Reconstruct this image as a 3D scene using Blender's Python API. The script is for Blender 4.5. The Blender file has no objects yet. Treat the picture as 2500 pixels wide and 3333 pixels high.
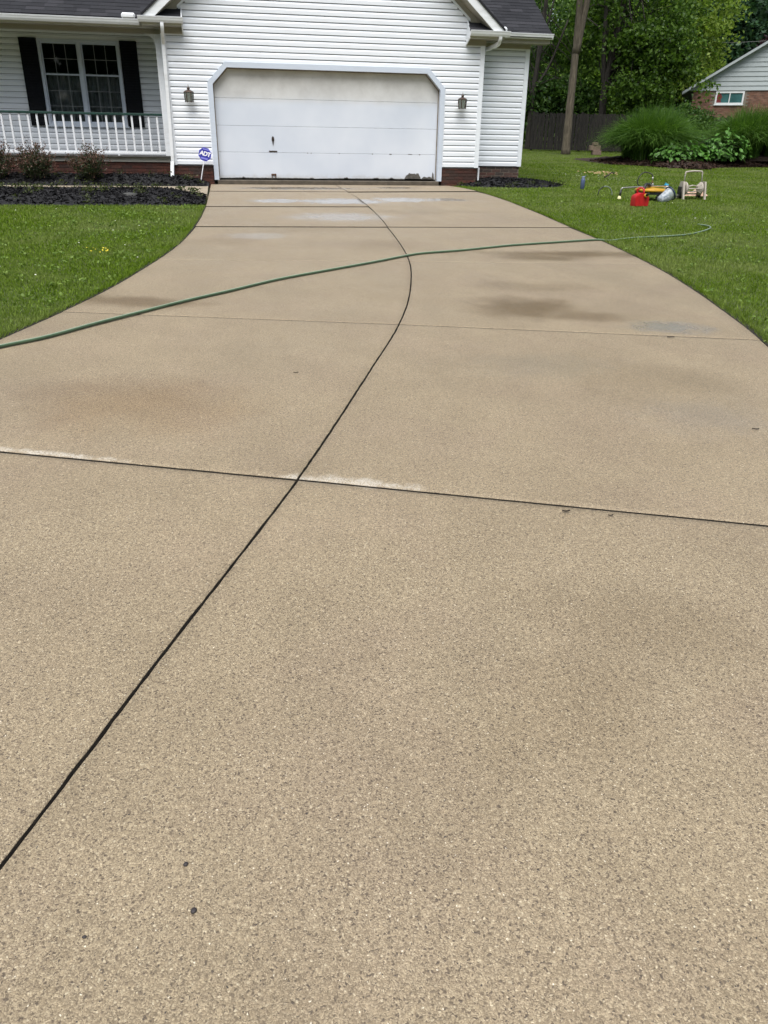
import bpy, bmesh, math, random
import numpy as np
from mathutils import Matrix, Vector, Euler
R = math.radians
rng = np.random.default_rng(7)
random.seed(7)
scene = bpy.context.scene
COL = scene.collection

# ---------------------------------------------------------------- camera
cam = bpy.data.cameras.new('camera')
cam_o = bpy.data.objects.new('camera', cam)
COL.objects.link(cam_o)
cam.sensor_fit = 'VERTICAL'
cam.sensor_height = 32.0
cam.sensor_width = 24.0
cam.lens = 2511.5 / 3333.0 * 32.0
cam.clip_start = 0.05
cam.clip_end = 2000
CAM = Vector((-2.3486, -18.6264, 0.6989))
YAW, PITCH, ROLL = 0.1948, 0.4423, 0.0154
fw = Vector((math.sin(YAW) * math.cos(PITCH), math.cos(YAW) * math.cos(PITCH), -math.sin(PITCH)))
rt = Vector((math.cos(YAW), -math.sin(YAW), 0))
up = rt.cross(fw)
r2 = rt * math.cos(ROLL) + up * math.sin(ROLL)
u2 = up * math.cos(ROLL) - rt * math.sin(ROLL)
M = Matrix((r2, u2, -fw)).transposed().to_4x4()
M.translation = CAM
cam_o.matrix_world = M
scene.camera = cam_o

# ---------------------------------------------------------------- sky and sun (overcast)
SUN_EL, SUN_AZ = 63.0, 200.0          # azimuth clockwise from +Y: light comes from behind the camera
world = bpy.data.worlds.new('World')
scene.world = world
world.use_nodes = True
wn = world.node_tree
wn.nodes.clear()
w_out = wn.nodes.new('ShaderNodeOutputWorld')
w_bg = wn.nodes.new('ShaderNodeBackground')
w_sky = wn.nodes.new('ShaderNodeTexSky')
w_sky.sky_type = 'NISHITA'
w_sky.sun_disc = False
w_sky.sun_elevation = R(SUN_EL)
w_sky.sun_rotation = R(SUN_AZ)
w_sky.air_density = 1.0
w_sky.dust_density = 2.5
w_sky.ozone_density = 1.0
w_hs = wn.nodes.new('ShaderNodeHueSaturation')   # cloud cover: the sky's colour is washed out
w_hs.inputs['Saturation'].default_value = 0.6
wn.links.new(w_sky.outputs[0], w_hs.inputs['Color'])
wn.links.new(w_hs.outputs[0], w_bg.inputs[0])
w_bg.inputs[1].default_value = 0.05
wn.links.new(w_bg.outputs[0], w_out.inputs[0])

sun = bpy.data.lights.new('sun', 'SUN')
sun.energy = 1.5
sun.angle = R(50)
sun.color = (1.0, 0.99, 0.975)
sun_o = bpy.data.objects.new('sun', sun)
COL.objects.link(sun_o)
az = R(SUN_AZ)
sd = Vector((math.sin(az) * math.cos(R(SUN_EL)), math.cos(az) * math.cos(R(SUN_EL)), math.sin(R(SUN_EL))))
sun_o.rotation_euler = sd.to_track_quat('Z', 'Y').to_euler()
sun_o.location = sd * 60

vs = scene.view_settings
vs.view_transform = 'Standard'
vs.look = 'None'
vs.exposure = 1.56
vs.gamma = 1.0
vs.use_curve_mapping = False
scene.render.engine = 'CYCLES'
scene.cycles.max_bounces = 5
scene.cycles.diffuse_bounces = 3
scene.cycles.glossy_bounces = 3
scene.cycles.transmission_bounces = 4
scene.cycles.transparent_max_bounces = 16
scene.cycles.use_denoising = True
scene.cycles.use_adaptive_sampling = True
scene.cycles.adaptive_threshold = 0.02

# ---------------------------------------------------------------- node helpers
class NT:
    def __init__(s, name):
        s.m = bpy.data.materials.new(name)
        s.m.use_nodes = True
        s.t = s.m.node_tree
        s.t.nodes.clear()
        s.out = s.t.nodes.new('ShaderNodeOutputMaterial')
        s.b = s.t.nodes.new('ShaderNodeBsdfPrincipled')
        s.t.links.new(s.b.outputs[0], s.out.inputs[0])
        s._pos = None
        s.d2 = False
    def n(s, typ, **kw):
        nd = s.t.nodes.new(typ)
        for k, v in kw.items():
            setattr(nd, k, v)
        return nd
    def l(s, a, b):
        s.t.links.new(a, b)
    def set(s, sock, v):
        if hasattr(v, 'is_output'):
            s.l(v, sock)
        else:
            if isinstance(v, (tuple, list)) and len(v) == 3 and sock.type == 'RGBA':
                v = (*v, 1)
            sock.default_value = v
    @property
    def pos(s):
        if s._pos is None:
            s._pos = s.n('ShaderNodeNewGeometry').outputs['Position']
        return s._pos
    def objpos(s):
        return s.n('ShaderNodeTexCoord').outputs['Object']
    def noise(s, scale, detail=3, rough=.55, vec=None, out=0, dist=0):
        nd = s.n('ShaderNodeTexNoise', noise_dimensions='2D' if s.d2 else '3D')
        nd.inputs['Scale'].default_value = scale
        nd.inputs['Detail'].default_value = detail
        nd.inputs['Roughness'].default_value = rough
        nd.inputs['Distortion'].default_value = dist
        s.l(vec if vec is not None else s.pos, nd.inputs['Vector'])
        return nd.outputs[out]
    def voro(s, scale, feature='F1', out='Distance', vec=None, rnd=1.0):
        nd = s.n('ShaderNodeTexVoronoi', feature=feature)
        nd.inputs['Scale'].default_value = scale
        nd.inputs['Randomness'].default_value = rnd
        s.l(vec if vec is not None else s.pos, nd.inputs['Vector'])
        return nd.outputs[out]
    def math(s, op, a, b=0.0, c=0.0, clamp=False):
        nd = s.n('ShaderNodeMath', operation=op)
        nd.use_clamp = clamp
        s.set(nd.inputs[0], a)
        s.set(nd.inputs[1], b)
        if op in ('MULTIPLY_ADD', 'SMOOTH_MIN', 'SMOOTH_MAX'):
            s.set(nd.inputs[2], c)
        return nd.outputs[0]
    def vm(s, op, a, b=None):
        nd = s.n('ShaderNodeVectorMath', operation=op)
        s.set(nd.inputs[0], a)
        if b is not None:
            s.set(nd.inputs[1], b)
        return nd.outputs['Value'] if op in ('LENGTH', 'DOT_PRODUCT') else nd.outputs[0]
    def mapr(s, v, a, b, c=0.0, d=1.0, smooth=False):
        nd = s.n('ShaderNodeMapRange')
        if smooth:
            nd.interpolation_type = 'SMOOTHSTEP'
        s.set(nd.inputs[0], v)
        for i, q in zip((1, 2, 3, 4), (a, b, c, d)):
            nd.inputs[i].default_value = q
        return nd.outputs[0]
    def mix(s, f, a, b, blend='MIX'):
        nd = s.n('ShaderNodeMix', data_type='RGBA', blend_type=blend)
        s.set(nd.inputs[0], f)
        s.set(nd.inputs[6], a)
        s.set(nd.inputs[7], b)
        return nd.outputs[2]
    def ramp(s, f, stops):
        nd = s.n('ShaderNodeValToRGB')
        e = nd.color_ramp.elements
        while len(e) < len(stops):
            e.new(0.5)
        for q, (p, c) in zip(e, stops):
            q.position = p
            q.color = (*c, 1) if len(c) == 3 else c
        s.set(nd.inputs[0], f)
        return nd.outputs[0]
    def sep(s, v):
        nd = s.n('ShaderNodeSeparateXYZ')
        s.l(v, nd.inputs[0])
        return nd.outputs
    def bump(s, h, strength=.3, dist=.01):
        nd = s.n('ShaderNodeBump')
        s.set(nd.inputs['Strength'], strength)
        nd.inputs['Distance'].default_value = dist
        s.l(h, nd.inputs['Height'])
        s.l(nd.outputs[0], s.b.inputs['Normal'])
    def ellipse(s, c, rad, ang, wob=.5, wscale=3.0, soft=(1.25, .35)):
        v = s.vm('SUBTRACT', s.pos, (c[0], c[1], 0))
        nd = s.n('ShaderNodeVectorRotate', rotation_type='Z_AXIS')
        s.l(v, nd.inputs['Vector'])
        nd.inputs['Angle'].default_value = -ang
        v = s.vm('MULTIPLY', nd.outputs[0], (1 / rad[0], 1 / rad[1], 0))
        if not hasattr(s, '_wob'):
            s._wob = {}
        if wscale not in s._wob:
            s._wob[wscale] = s.noise(wscale, 4, .6)
        L = s.vm('LENGTH', v)
        L = s.math('ADD', L, s.math('MULTIPLY', s.math('SUBTRACT', s._wob[wscale], .5), wob * 2))
        return s.mapr(L, soft[0], soft[1], 0, 1, True)
    def base(s, col, rough=.5, metal=0.0, spec=None):
        s.set(s.b.inputs['Base Color'], col)
        s.set(s.b.inputs['Roughness'], rough)
        s.set(s.b.inputs['Metallic'], metal)
        if spec is not None:
            s.set(s.b.inputs['Specular IOR Level'], spec)
        return s.m

def sc(c, k):
    return tuple(min(1, x * k) for x in c)

def simple(name, col, rough=.5, var=.12, scale=6.0, bump=0.0, bscale=60, metal=0.0, spec=None, obj=False):
    t = NT(name)
    vec = t.objpos() if obj else t.pos
    nz = t.noise(scale, 4, .6, vec)
    c = t.mix(t.mapr(nz, .3, .7), sc(col, 1 - var), sc(col, 1 + var))
    if bump:
        t.bump(t.noise(bscale, 3, .6, vec), bump, .01)
    return t.base(c, rough, metal, spec)

MT = {}
# --- white vinyl siding: faint grime streaks and film
def white_mat(name, col, grime, rough=.42):
    t = NT(name)
    st = t.noise(1.0, 5, .65, t.vm('MULTIPLY', t.pos, (2.2, 2.2, 14)))
    bl = t.noise(1.1, 4, .6)
    f = t.math('MULTIPLY', t.mapr(st, .42, .8), t.mapr(bl, .35, .75))
    c = t.mix(f, col, grime)
    c = t.mix(t.mapr(t.noise(35, 3), .62, .8, 0, .25), c, grime)
    return t.base(c, t.mapr(bl, .3, .7, rough - .06, rough + .08))
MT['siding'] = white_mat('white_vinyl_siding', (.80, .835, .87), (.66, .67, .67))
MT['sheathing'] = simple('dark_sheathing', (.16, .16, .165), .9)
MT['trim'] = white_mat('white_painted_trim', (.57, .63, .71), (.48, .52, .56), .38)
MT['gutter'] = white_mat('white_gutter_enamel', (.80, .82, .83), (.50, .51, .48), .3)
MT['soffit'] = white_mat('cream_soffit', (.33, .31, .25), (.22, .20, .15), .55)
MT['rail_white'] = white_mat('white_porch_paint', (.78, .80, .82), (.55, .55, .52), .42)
MT['porch_trim'] = white_mat('porch_band_paint', (.48, .47, .40), (.30, .29, .24), .55)
MT['porch_floor'] = simple('dark_grey_deck_paint', (.09, .09, .085), .6, .2, 8)
MT['green_paint'] = simple('dark_green_rail_paint', (.012, .045, .035), .45, .3, 9)
MT['shutter'] = simple('black_shutter_paint', (.004, .005, .007), .6, .3, 12, spec=.15)

def door_mat():
    t = NT('garage_door_paint')
    x, y, z = t.sep(t.pos)
    c = t.mix(t.mapr(t.noise(.8, 3), .35, .7), (.585, .635, .705), (.685, .725, .78))
    # unwashed top section: beige mildew film, with header shade painted in towards the top
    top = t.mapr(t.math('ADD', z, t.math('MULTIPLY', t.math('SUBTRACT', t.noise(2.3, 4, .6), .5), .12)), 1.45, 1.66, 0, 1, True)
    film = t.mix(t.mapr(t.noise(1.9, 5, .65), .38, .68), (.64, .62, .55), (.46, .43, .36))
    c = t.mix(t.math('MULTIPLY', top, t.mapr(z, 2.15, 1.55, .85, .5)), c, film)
    # splash stains along the foot
    low = t.mapr(t.math('ADD', z, t.math('MULTIPLY', t.math('SUBTRACT', t.noise(7, 5, .7), .5), .22)), .13, .0, 0, 1, True)
    c = t.mix(t.math('MULTIPLY', low, .55), c, (.46, .44, .38))
    rust = t.ellipse((-1.25, 0), (.16, 9), 0, .3, 9)
    rz = t.mapr(z, .56, .40, 1, 0)
    c = t.mix(t.math('MULTIPLY', t.math('MULTIPLY', rust, t.mapr(z, .0, .06, 1, 0)), .4), c, (.30, .16, .07))
    t.bump(t.noise(90, 2), .08, .004)
    return t.base(c, .38)
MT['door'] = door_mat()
MT['bare_wood'] = simple('rotted_grey_wood', (.085, .078, .066), .8, .45, 22, .6, 70)
MT['weatherstrip'] = simple('brown_weatherstrip', (.22, .19, .15), .7, .35, 14)
MT['dark_metal'] = simple('dark_rusty_metal', (.06, .045, .035), .5, .4, 40, metal=.6)
MT['rust'] = simple('rusted_steel', (.10, .045, .02), .75, .5, 60, .3, 90)

def brick_mats(pfx, cols):
    out = []
    for i, c in enumerate(cols):
        t = NT('%s_%d' % (pfx, i))
        nz = t.noise(28, 5, .65)
        cc = t.mix(t.mapr(nz, .3, .72), sc(c, .62), sc(c, 1.3))
        cc = t.mix(t.mapr(t.noise(3.2, 3), .5, .75, 0, .6), cc, (.035, .032, .026))
        t.bump(t.noise(130, 3), .5, .004)
        out.append(t.base(cc, .85))
    return out
MT['brick_red'] = brick_mats('red_brick', [(.080, .024, .015), (.062, .021, .014), (.095, .032, .019), (.046, .021, .015)])
MT['brick_dark'] = brick_mats('sooty_brick', [(.082, .046, .036), (.055, .042, .034), (.10, .048, .036), (.062, .044, .036)])
MT['mortar'] = simple('mortar', (.20, .17, .13), .95, .35, 30, .4, 120)
MT['mortar_red'] = simple('dark_mortar', (.065, .035, .026), .95, .35, 30, .4, 120)

def shingle_mats():
    out = []
    for i, c in enumerate([(.0075, .0078, .0105), (.0115, .012, .015), (.006, .0063, .009), (.019, .019, .023), (.009, .0095, .0125)]):
        t = NT('asphalt_shingle_%d' % i)
        g = t.voro(420, out='Color')
        gl = t.sep(g)[0]
        cc = t.mix(gl, sc(c, .6), sc(c, 1.7))
        cc = t.mix(t.mapr(t.noise(3, 4), .45, .75, 0, .35), cc, sc(c, 1.7))
        t.bump(t.noise(320, 2), .5, .004)
        out.append(t.base(cc, .88))
    return out
MT['shingle'] = shingle_mats()

# --- exposed aggregate concrete, damp after washing
def concrete_mat():
    t = NT('exposed_aggregate_concrete')
    t.d2 = True
    # pebbles
    v1 = t.n('ShaderNodeTexVoronoi', feature='F1', voronoi_dimensions='2D'); v1.inputs['Scale'].default_value = 235
    v2 = t.n('ShaderNodeTexVoronoi', feature='F1', voronoi_dimensions='2D'); v2.inputs['Scale'].default_value = 410
    wv = t.vm('ADD', t.pos, t.vm('MULTIPLY', t.noise(80, 2, out=1), (.007, .007, .007)))
    t.l(wv, v1.inputs['Vector']); t.l(wv, v2.inputs['Vector'])
    r1 = t.sep(v1.outputs['Color'])
    r2_ = t.sep(v2.outputs['Color'])
    peb = t.ramp(r1[0], [(0, (.085, .066, .050)), (.09, (.130, .101, .072)), (.17, (.215, .170, .115)), (.6, (.285, .230, .158)), (.93, (.345, .285, .202)), (1, (.45, .39, .29))])
    peb2 = t.ramp(r2_[0], [(0, (.090, .069, .052)), (.15, (.185, .145, .098)), (.5, (.250, .200, .137)), (1, (.365, .302, .215))])
    sel = t.mapr(r1[1], .45, .55)
    c = t.mix(sel, peb, peb2)
    crev = t.mapr(v1.outputs['Distance'], .40, .66, 0, .45)
    c = t.mix(crev, c, (.125, .097, .066))
    # rare dark and white stones
    rare = t.math('GREATER_THAN', r1[2], .9965)
    c = t.mix(t.math('MULTIPLY', rare, t.mapr(v1.outputs['Distance'], .45, .3)), c, (.60, .55, .46))
    rared = t.math('LESS_THAN', r1[2], .006)
    c = t.mix(t.math('MULTIPLY', rared, t.mapr(v1.outputs['Distance'], .45, .3)), c, (.035, .03, .03))
    # broad tone drift
    big = t.noise(.55, 5, .6)
    c = t.mix(t.mapr(big, .3, .72), t.mix(1.0, c, (.94, .93, .92), 'MULTIPLY'), t.mix(1.0, c, (1.06, 1.05, 1.04), 'MULTIPLY'))
    mid = t.noise(2.4, 4, .62, t.vm('MULTIPLY', t.pos, (1, .75, 1)))
    c = t.mix(t.mapr(mid, .34, .7), t.mix(1.0, c, (.94, .935, .925), 'MULTIPLY'), t.mix(1.0, c, (1.05, 1.05, 1.05), 'MULTIPLY'))
    c = t.mix(1.0, c, (1.135, 1.13, 1.055), 'MULTIPLY')
    sp = t.noise(75, 3, .75)
    c = t.mix(t.mapr(sp, .3, .7), t.mix(1.0, c, (.80, .79, .78), 'MULTIPLY'), t.mix(1.0, c, (1.19, 1.19, 1.18), 'MULTIPLY'))
    # blade-trowel sweep, greyer towards the house where the surface is smoother paste
    x, y, z = t.sep(t.pos)
    far = t.mapr(y, -14.5, -6.5, 0, .45)
    c = t.mix(far, c, (.27, .222, .160))
    # wet brown patches
    damp = t.mapr(t.noise(.9, 5, .62, t.vm('MULTIPLY', t.pos, (1.0, .6, 1))), .36, .66)
    grn = t.mapr(t.noise(1.3, 4, .6, t.vm('ADD', t.pos, (7, 3, 0))), .45, .75, 0, .5)
    c = t.mix(grn, c, t.mix(1.0, c, (.93, .90, .95), 'MULTIPLY'))
    wet = None
    for (cx, cy, a, b, ang, k) in [(1.70, -9.55, 1.15, .24, -.10, .95), (1.2, -9.75, .6, .25, -.1, .8), (.10, -12.25, .50, .42, -.2, .95), (.45, -12.6, .45, .18, -.25, .7), (-3.2, -11.7, .65, .22, -.3, .8),
                                   (-.45, -8.8, .45, .45, 0, .28), (-2.4, -8.4, .5, .35, 0, .25), (-1.2, -7.3, .8, .3, 0, .25),
                                   (.5, -11.4, .7, .25, -.15, .35), (-1.55, -17.05, .35, .22, .5, .22), (-1.1, -16.7, .4, .2, -.4, .2),
                                   (.25, -14.3, .5, .4, 0, .25), (-2.9, -14.3, .6, .45, -.2, .3), (.9, -5.2, 1.0, .35, 0, .25)]:
        e = t.math('MULTIPLY', t.ellipse((cx, cy), (a, b), ang, .6, 2.6, (1.4, .25)), k)
        wet = e if wet is None else t.math('MAXIMUM', wet, e)
    c = t.mix(wet, c, t.mix(1.0, c, (.56, .50, .40), 'MULTIPLY'))
    # old rust bloom on the left slab
    ru = t.math('MULTIPLY', t.ellipse((-2.85, -14.35), (.55, .38), -.3, .7, 2.6, (1.6, .1)), .22)
    c = t.mix(ru, c, t.mix(1.0, c, (1.05, .78, .52), 'MULTIPLY'))
    # pale lime bloom hugging the near cross joint, breaking into specks
    lime = None
    for (cx, cy, a, b, ang) in [(-1.84, -15.515, .24, .040, -.37), (-3.26, -14.985, .34, .024, -.37), (-2.12, -15.42, .07, .026, -.37)]:
        e = t.ellipse((cx, cy), (a, b), ang, 1.3, 14, (1.5, .2))
        lime = e if lime is None else t.math('MAXIMUM', lime, e)
    lime = t.math('MULTIPLY', lime, t.mapr(r1[1], .2, .7, .15, 1))
    c = t.mix(t.math('MULTIPLY', lime, .75), c, (.58, .54, .46))
    # standing water films: smooth and shiny
    film = None
    for (cx, cy, a, b, ang, k) in [(-.85, -.95, 1.35, .30, 0, 1), (1.35, -.70, .55, .26, 0, .7), (-1.4, -3.5, .55, .36, 0, .85), (-.2, -3.55, .85, .50, 0, 1),
                                   (.95, -3.25, .60, .45, 0, .95), (1.8, -3.2, .45, .3, 0, .8), (-.6, -5.9, .9, .55, 0, .6), (-2.0, -7.9, .4, .3, 0, .4)]:
        e = t.math('MULTIPLY', t.ellipse((cx, cy), (a, b), ang, .6, 5, (1.3, .45)), k)
        film = e if film is None else t.math('MAXIMUM', film, e)
    c = t.mix(t.math('MULTIPLY', film, .3), c, t.mix(1.0, c, (.7, .66, .58), 'MULTIPLY'))
    glint = None
    for (cx, cy, a, b, ang, k) in [(1.0, -13.02, .34, .20, -.2, 1.0), (.15, -14.95, .40, .30, -.2, .35), (-.4, -13.9, .5, .3, 0, .35)]:
        e = t.math('MULTIPLY', t.ellipse((cx, cy), (a, b), ang, .7, 5, (1.4, .2)), k)
        glint = e if glint is None else t.math('MAXIMUM', glint, e)
    rough = t.math('SUBTRACT', t.mapr(t.math('MAXIMUM', film, glint), 0, 1, .66, .14), t.math('MULTIPLY', damp, .16))
    rough = t.math('SUBTRACT', rough, t.math('MULTIPLY', wet, .22), clamp=True)
    hgt = t.math('ADD', t.math('MULTIPLY', t.mapr(v1.outputs['Distance'], 0, .6, 1, 0), .7), t.math('MULTIPLY', t.mapr(v2.outputs['Distance'], 0, .6, 1, 0), .45))
    hgt = t.math('ADD', hgt, t.math('MULTIPLY', t.noise(40, 3), .5))
    t.bump(hgt, t.mapr(film, 0, .9, .42, .05), .0035)
    t.set(t.b.inputs['Coat Weight'], t.math('MAXIMUM', t.math('MULTIPLY', film, .9), glint))
    t.b.inputs['Coat Roughness'].default_value = .14
    return t.base(c, rough, 0, .5)
MT['concrete'] = concrete_mat()
MT['plain_concrete'] = simple('grey_curb_concrete', (.085, .070, .050), .8, .3, 9, .5, 80)
MT['walk_concrete'] = simple('walkway_concrete', (.30, .25, .18), .75, .16, 5, .5, 110)
MT['joint_dirt'] = simple('joint_dirt', (.018, .0145, .009), .95, .6, 40, .8, 120)

def soil_mat():
    t = NT('lawn_thatch')
    nz = t.noise(18, 5, .7)
    big = t.noise(.5, 4)
    c = t.mix(t.mapr(nz, .3, .7), (.040, .058, .010), (.085, .118, .022))
    c = t.mix(t.mapr(big, .4, .7), c, t.mix(1, c, (1.3, 1.15, .9), 'MULTIPLY'))
    t.bump(t.noise(60, 4), .9, .02)
    return t.base(c, .95)
MT['soil'] = soil_mat()

def leaf_mat(name, dark, light, trans=.35, rough=.45, patch=None, pscale=.5, spec=.25):
    t = NT(name)
    rnd = t.n('ShaderNodeNewGeometry').outputs['Random Per Island']
    c = t.mix(rnd, dark, light)
    if patch:
        c = t.mix(t.mapr(t.noise(pscale, 4, .6), .42, .68), c, t.mix(rnd, patch[0], patch[1]))
    t.base(c, rough)
    t.b.inputs['Specular IOR Level'].default_value = spec
    tr = t.n('ShaderNodeBsdfTranslucent')
    t.l(t.mix(1.0, c, (1.25, 1.35, .7), 'MULTIPLY'), tr.inputs[0])
    mx = t.n('ShaderNodeMixShader')
    mx.inputs[0].default_value = trans
    t.l(t.b.outputs[0], mx.inputs[1])
    t.l(tr.outputs[0], mx.inputs[2])
    t.l(mx.outputs[0], t.out.inputs[0])
    return t.m
MT['grass'] = leaf_mat('lawn_grass_blades', (.058, .108, .006), (.180, .275, .024), .32, .6, ((.14, .190, .045), (.25, .300, .09)), .8, .12)
MT['leaf_b'] = leaf_mat('dark_maple_leaves', (.026, .064, .011), (.125, .215, .032), .42)  # leaf colour varies per leaf from dark to mid green
MT['leaf_c'] = leaf_mat('understory_leaves', (.026, .068, .016), (.10, .18, .040), .4)
MT['leaf_bd'] = leaf_mat('backdrop_leaves', (.040, .092, .014), (.18, .285, .050), .45)
MT['leaf_bright'] = leaf_mat('yellow_green_leaves', (.12, .20, .030), (.28, .37, .07), .45)
MT['leaf_far'] = leaf_mat('far_dark_leaves', (.020, .055, .028), (.055, .110, .052), .3)
MT['leaf_purple'] = leaf_mat('purple_plum_leaves', (.020, .008, .012), (.05, .018, .022), .3)
MT['misc'] = leaf_mat('silvergrass_blades', (.032, .085, .010), (.12, .225, .038), .35)
MT['hyd'] = leaf_mat('hydrangea_leaves', (.040, .100, .020), (.095, .185, .045), .3, .38)
MT['shrub_g'] = leaf_mat('shrub_leaves', (.016, .028, .010), (.045, .060, .022), .25)
MT['shrub_r'] = leaf_mat('reddish_shrub_tips', (.085, .048, .036), (.20, .115, .090), .25)
MT['weed'] = leaf_mat('weed_sprigs', (.035, .052, .012), (.085, .10, .032), .3)
MT['petal_y'] = simple('yellow_petals', (.75, .60, .03), .6)
MT['petal_w'] = simple('pale_petals', (.62, .62, .52), .6)

def bark_mat(name, col):
    t = NT(name)
    v = t.vm('MULTIPLY', t.pos, (7, 7, 1.2))
    nz = t.noise(2.2, 6, .7, v)
    c = t.mix(t.mapr(nz, .35, .68), sc(col, .4), sc(col, 1.25))
    t.bump(nz, .9, .05)
    return t.base(c, .9)
MT['bark_pale'] = bark_mat('grey_tan_bark', (.140, .115, .080))
MT['bark_dark'] = bark_mat('dark_bark', (.050, .042, .034))
MT['fence'] = bark_mat('weathered_fence_wood', (.026, .022, .018))
MT['mulch'] = simple('black_mulch', (.010, .010, .011), .9, .6, 30, .9, 90)
MT['chip'] = leaf_mat('mulch_chips', (.006, .006, .007), (.030, .029, .030), .0, .8)
MT['bark_mulch'] = simple('brown_bark_mulch', (.030, .017, .011), .92, .6, 25, .9, 80)
MT['bchip'] = leaf_mat('brown_mulch_chips', (.020, .010, .007), (.075, .043, .028), .0, .85)
MT['n_siding'] = simple('pale_grey_lap_siding', (.36, .40, .40), .6, .06, 2)
MT['n_brick'] = brick_mats('tan_brick', [(.20, .10, .065), (.16, .082, .056), (.23, .125, .085)])
MT['n_mortar'] = simple('tan_mortar', (.20, .17, .14), .95)
MT['n_white'] = simple('white_window_vinyl', (.66, .68, .68), .45, .05)
MT['curtain'] = simple('grey_sheer_curtain', (.27, .28, .28), .9, .15, 12)
MT['muntin'] = simple('grey_window_grid', (.24, .25, .25), .6)
MT['room'] = simple('dark_room', (.012, .012, .013), .9)
MT['stone'] = simple('tan_paver_stone', (.17, .12, .09), .9, .3, 20, .5, 60)

def glass_mat(name, tint=(.9, .95, .95), rough=.03, refl=1.0):
    t = NT(name)
    gl = t.n('ShaderNodeBsdfGlossy'); gl.inputs['Roughness'].default_value = rough
    tr = t.n('ShaderNodeBsdfTransparent'); tr.inputs[0].default_value = (*tint, 1)
    fr = t.n('ShaderNodeFresnel'); fr.inputs[0].default_value = 1.5
    mx = t.n('ShaderNodeMixShader')
    t.l(t.math('MULTIPLY', fr.outputs[0], refl), mx.inputs[0]); t.l(tr.outputs[0], mx.inputs[1]); t.l(gl.outputs[0], mx.inputs[2])
    t.l(mx.outputs[0], t.out.inputs[0])
    return t.m
MT['glass'] = glass_mat('window_glass', (.80, .83, .83))
MT['teal_glass'] = simple('teal_tinted_pane', (.05, .13, .13), .08, .3, 2)
def lamp_glass():
    t = NT('bevelled_lamp_glass')
    t.base((.26, .285, .25), .2)
    tr = t.n('ShaderNodeBsdfTransparent'); tr.inputs[0].default_value = (.85, .88, .85, 1)
    mx = t.n('ShaderNodeMixShader'); mx.inputs[0].default_value = .50
    t.l(t.b.outputs[0], mx.inputs[1]); t.l(tr.outputs[0], mx.inputs[2]); t.l(mx.outputs[0], t.out.inputs[0])
    return t.m
MT['lamp_glass'] = lamp_glass()
def cloudy():
    t = NT('cloudy_clear_plastic')
    t.base(t.mix(t.mapr(t.noise(22, 4), .35, .65), (.30, .35, .40), (.66, .70, .74)), .2)
    tr = t.n('ShaderNodeBsdfTransparent')
    mx = t.n('ShaderNodeMixShader'); mx.inputs[0].default_value = .48
    t.l(t.b.outputs[0], mx.inputs[1]); t.l(tr.outputs[0], mx.inputs[2]); t.l(mx.outputs[0], t.out.inputs[0])
    return t.m
MT['clear'] = cloudy()
MT['green_liquid'] = glass_mat('green_drink', (.25, .62, .18), .1)
MT['bronze'] = simple('weathered_bronze', (.075, .048, .036), .5, .4, 60, metal=.5)
MT['bulb'] = simple('frosted_bulb', (.62, .62, .58), .5, .05)
MT['hose'] = None
def hose_mat():
    t = NT('green_garden_hose')
    # a lighter stripe runs along the top of the hose
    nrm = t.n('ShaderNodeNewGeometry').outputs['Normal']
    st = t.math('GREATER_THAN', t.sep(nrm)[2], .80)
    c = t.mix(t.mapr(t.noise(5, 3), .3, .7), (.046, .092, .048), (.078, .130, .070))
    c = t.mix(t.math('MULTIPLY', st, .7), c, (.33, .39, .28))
    return t.base(c, .38)
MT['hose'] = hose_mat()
MT['sign_blue'] = simple('blue_sign_plastic', (.030, .035, .30), .35, .1, 8)
MT['sign_pale'] = simple('pale_blue_print', (.22, .22, .66), .4, .05)
MT['sign_white'] = simple('white_print', (.85, .85, .88), .4, .03)
MT['red_plastic'] = simple('red_fuel_can_plastic', (.42, .015, .016), .38, .15, 9)
MT['yellow_plastic'] = simple('yellow_plastic', (.46, .25, .010), .4, .15, 14)
MT['black_rubber'] = simple('black_rubber', (.012, .012, .012), .5, .2, 20)
MT['steel'] = simple('brushed_steel', (.40, .39, .36), .3, .1, 30, metal=.9)
MT['bottle_blue'] = simple('powder_blue_bottle', (.085, .115, .215), .42, .1, 20)
MT['bottle_lid'] = simple('grey_blue_lid', (.16, .20, .27), .4)
MT['cap_cyan'] = simple('cyan_cap', (.02, .30, .50), .4)
MT['beige_plastic'] = simple('beige_reel_plastic', (.40, .36, .30), .5, .12, 14)
MT['cloth'] = simple('pinkish_towel', (.58, .38, .27), .9, .15, 20, .5, 60)
MT['navy'] = simple('navy_rim_plastic', (.02, .035, .075), .4)
MT['grey_hose'] = simple('grey_green_hose', (.20, .24, .19), .45)
MT['twig'] = simple('dark_twig', (.030, .022, .015), .9)
MT['pebble'] = simple('dark_pebble', (.035, .030, .030), .7)

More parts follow.
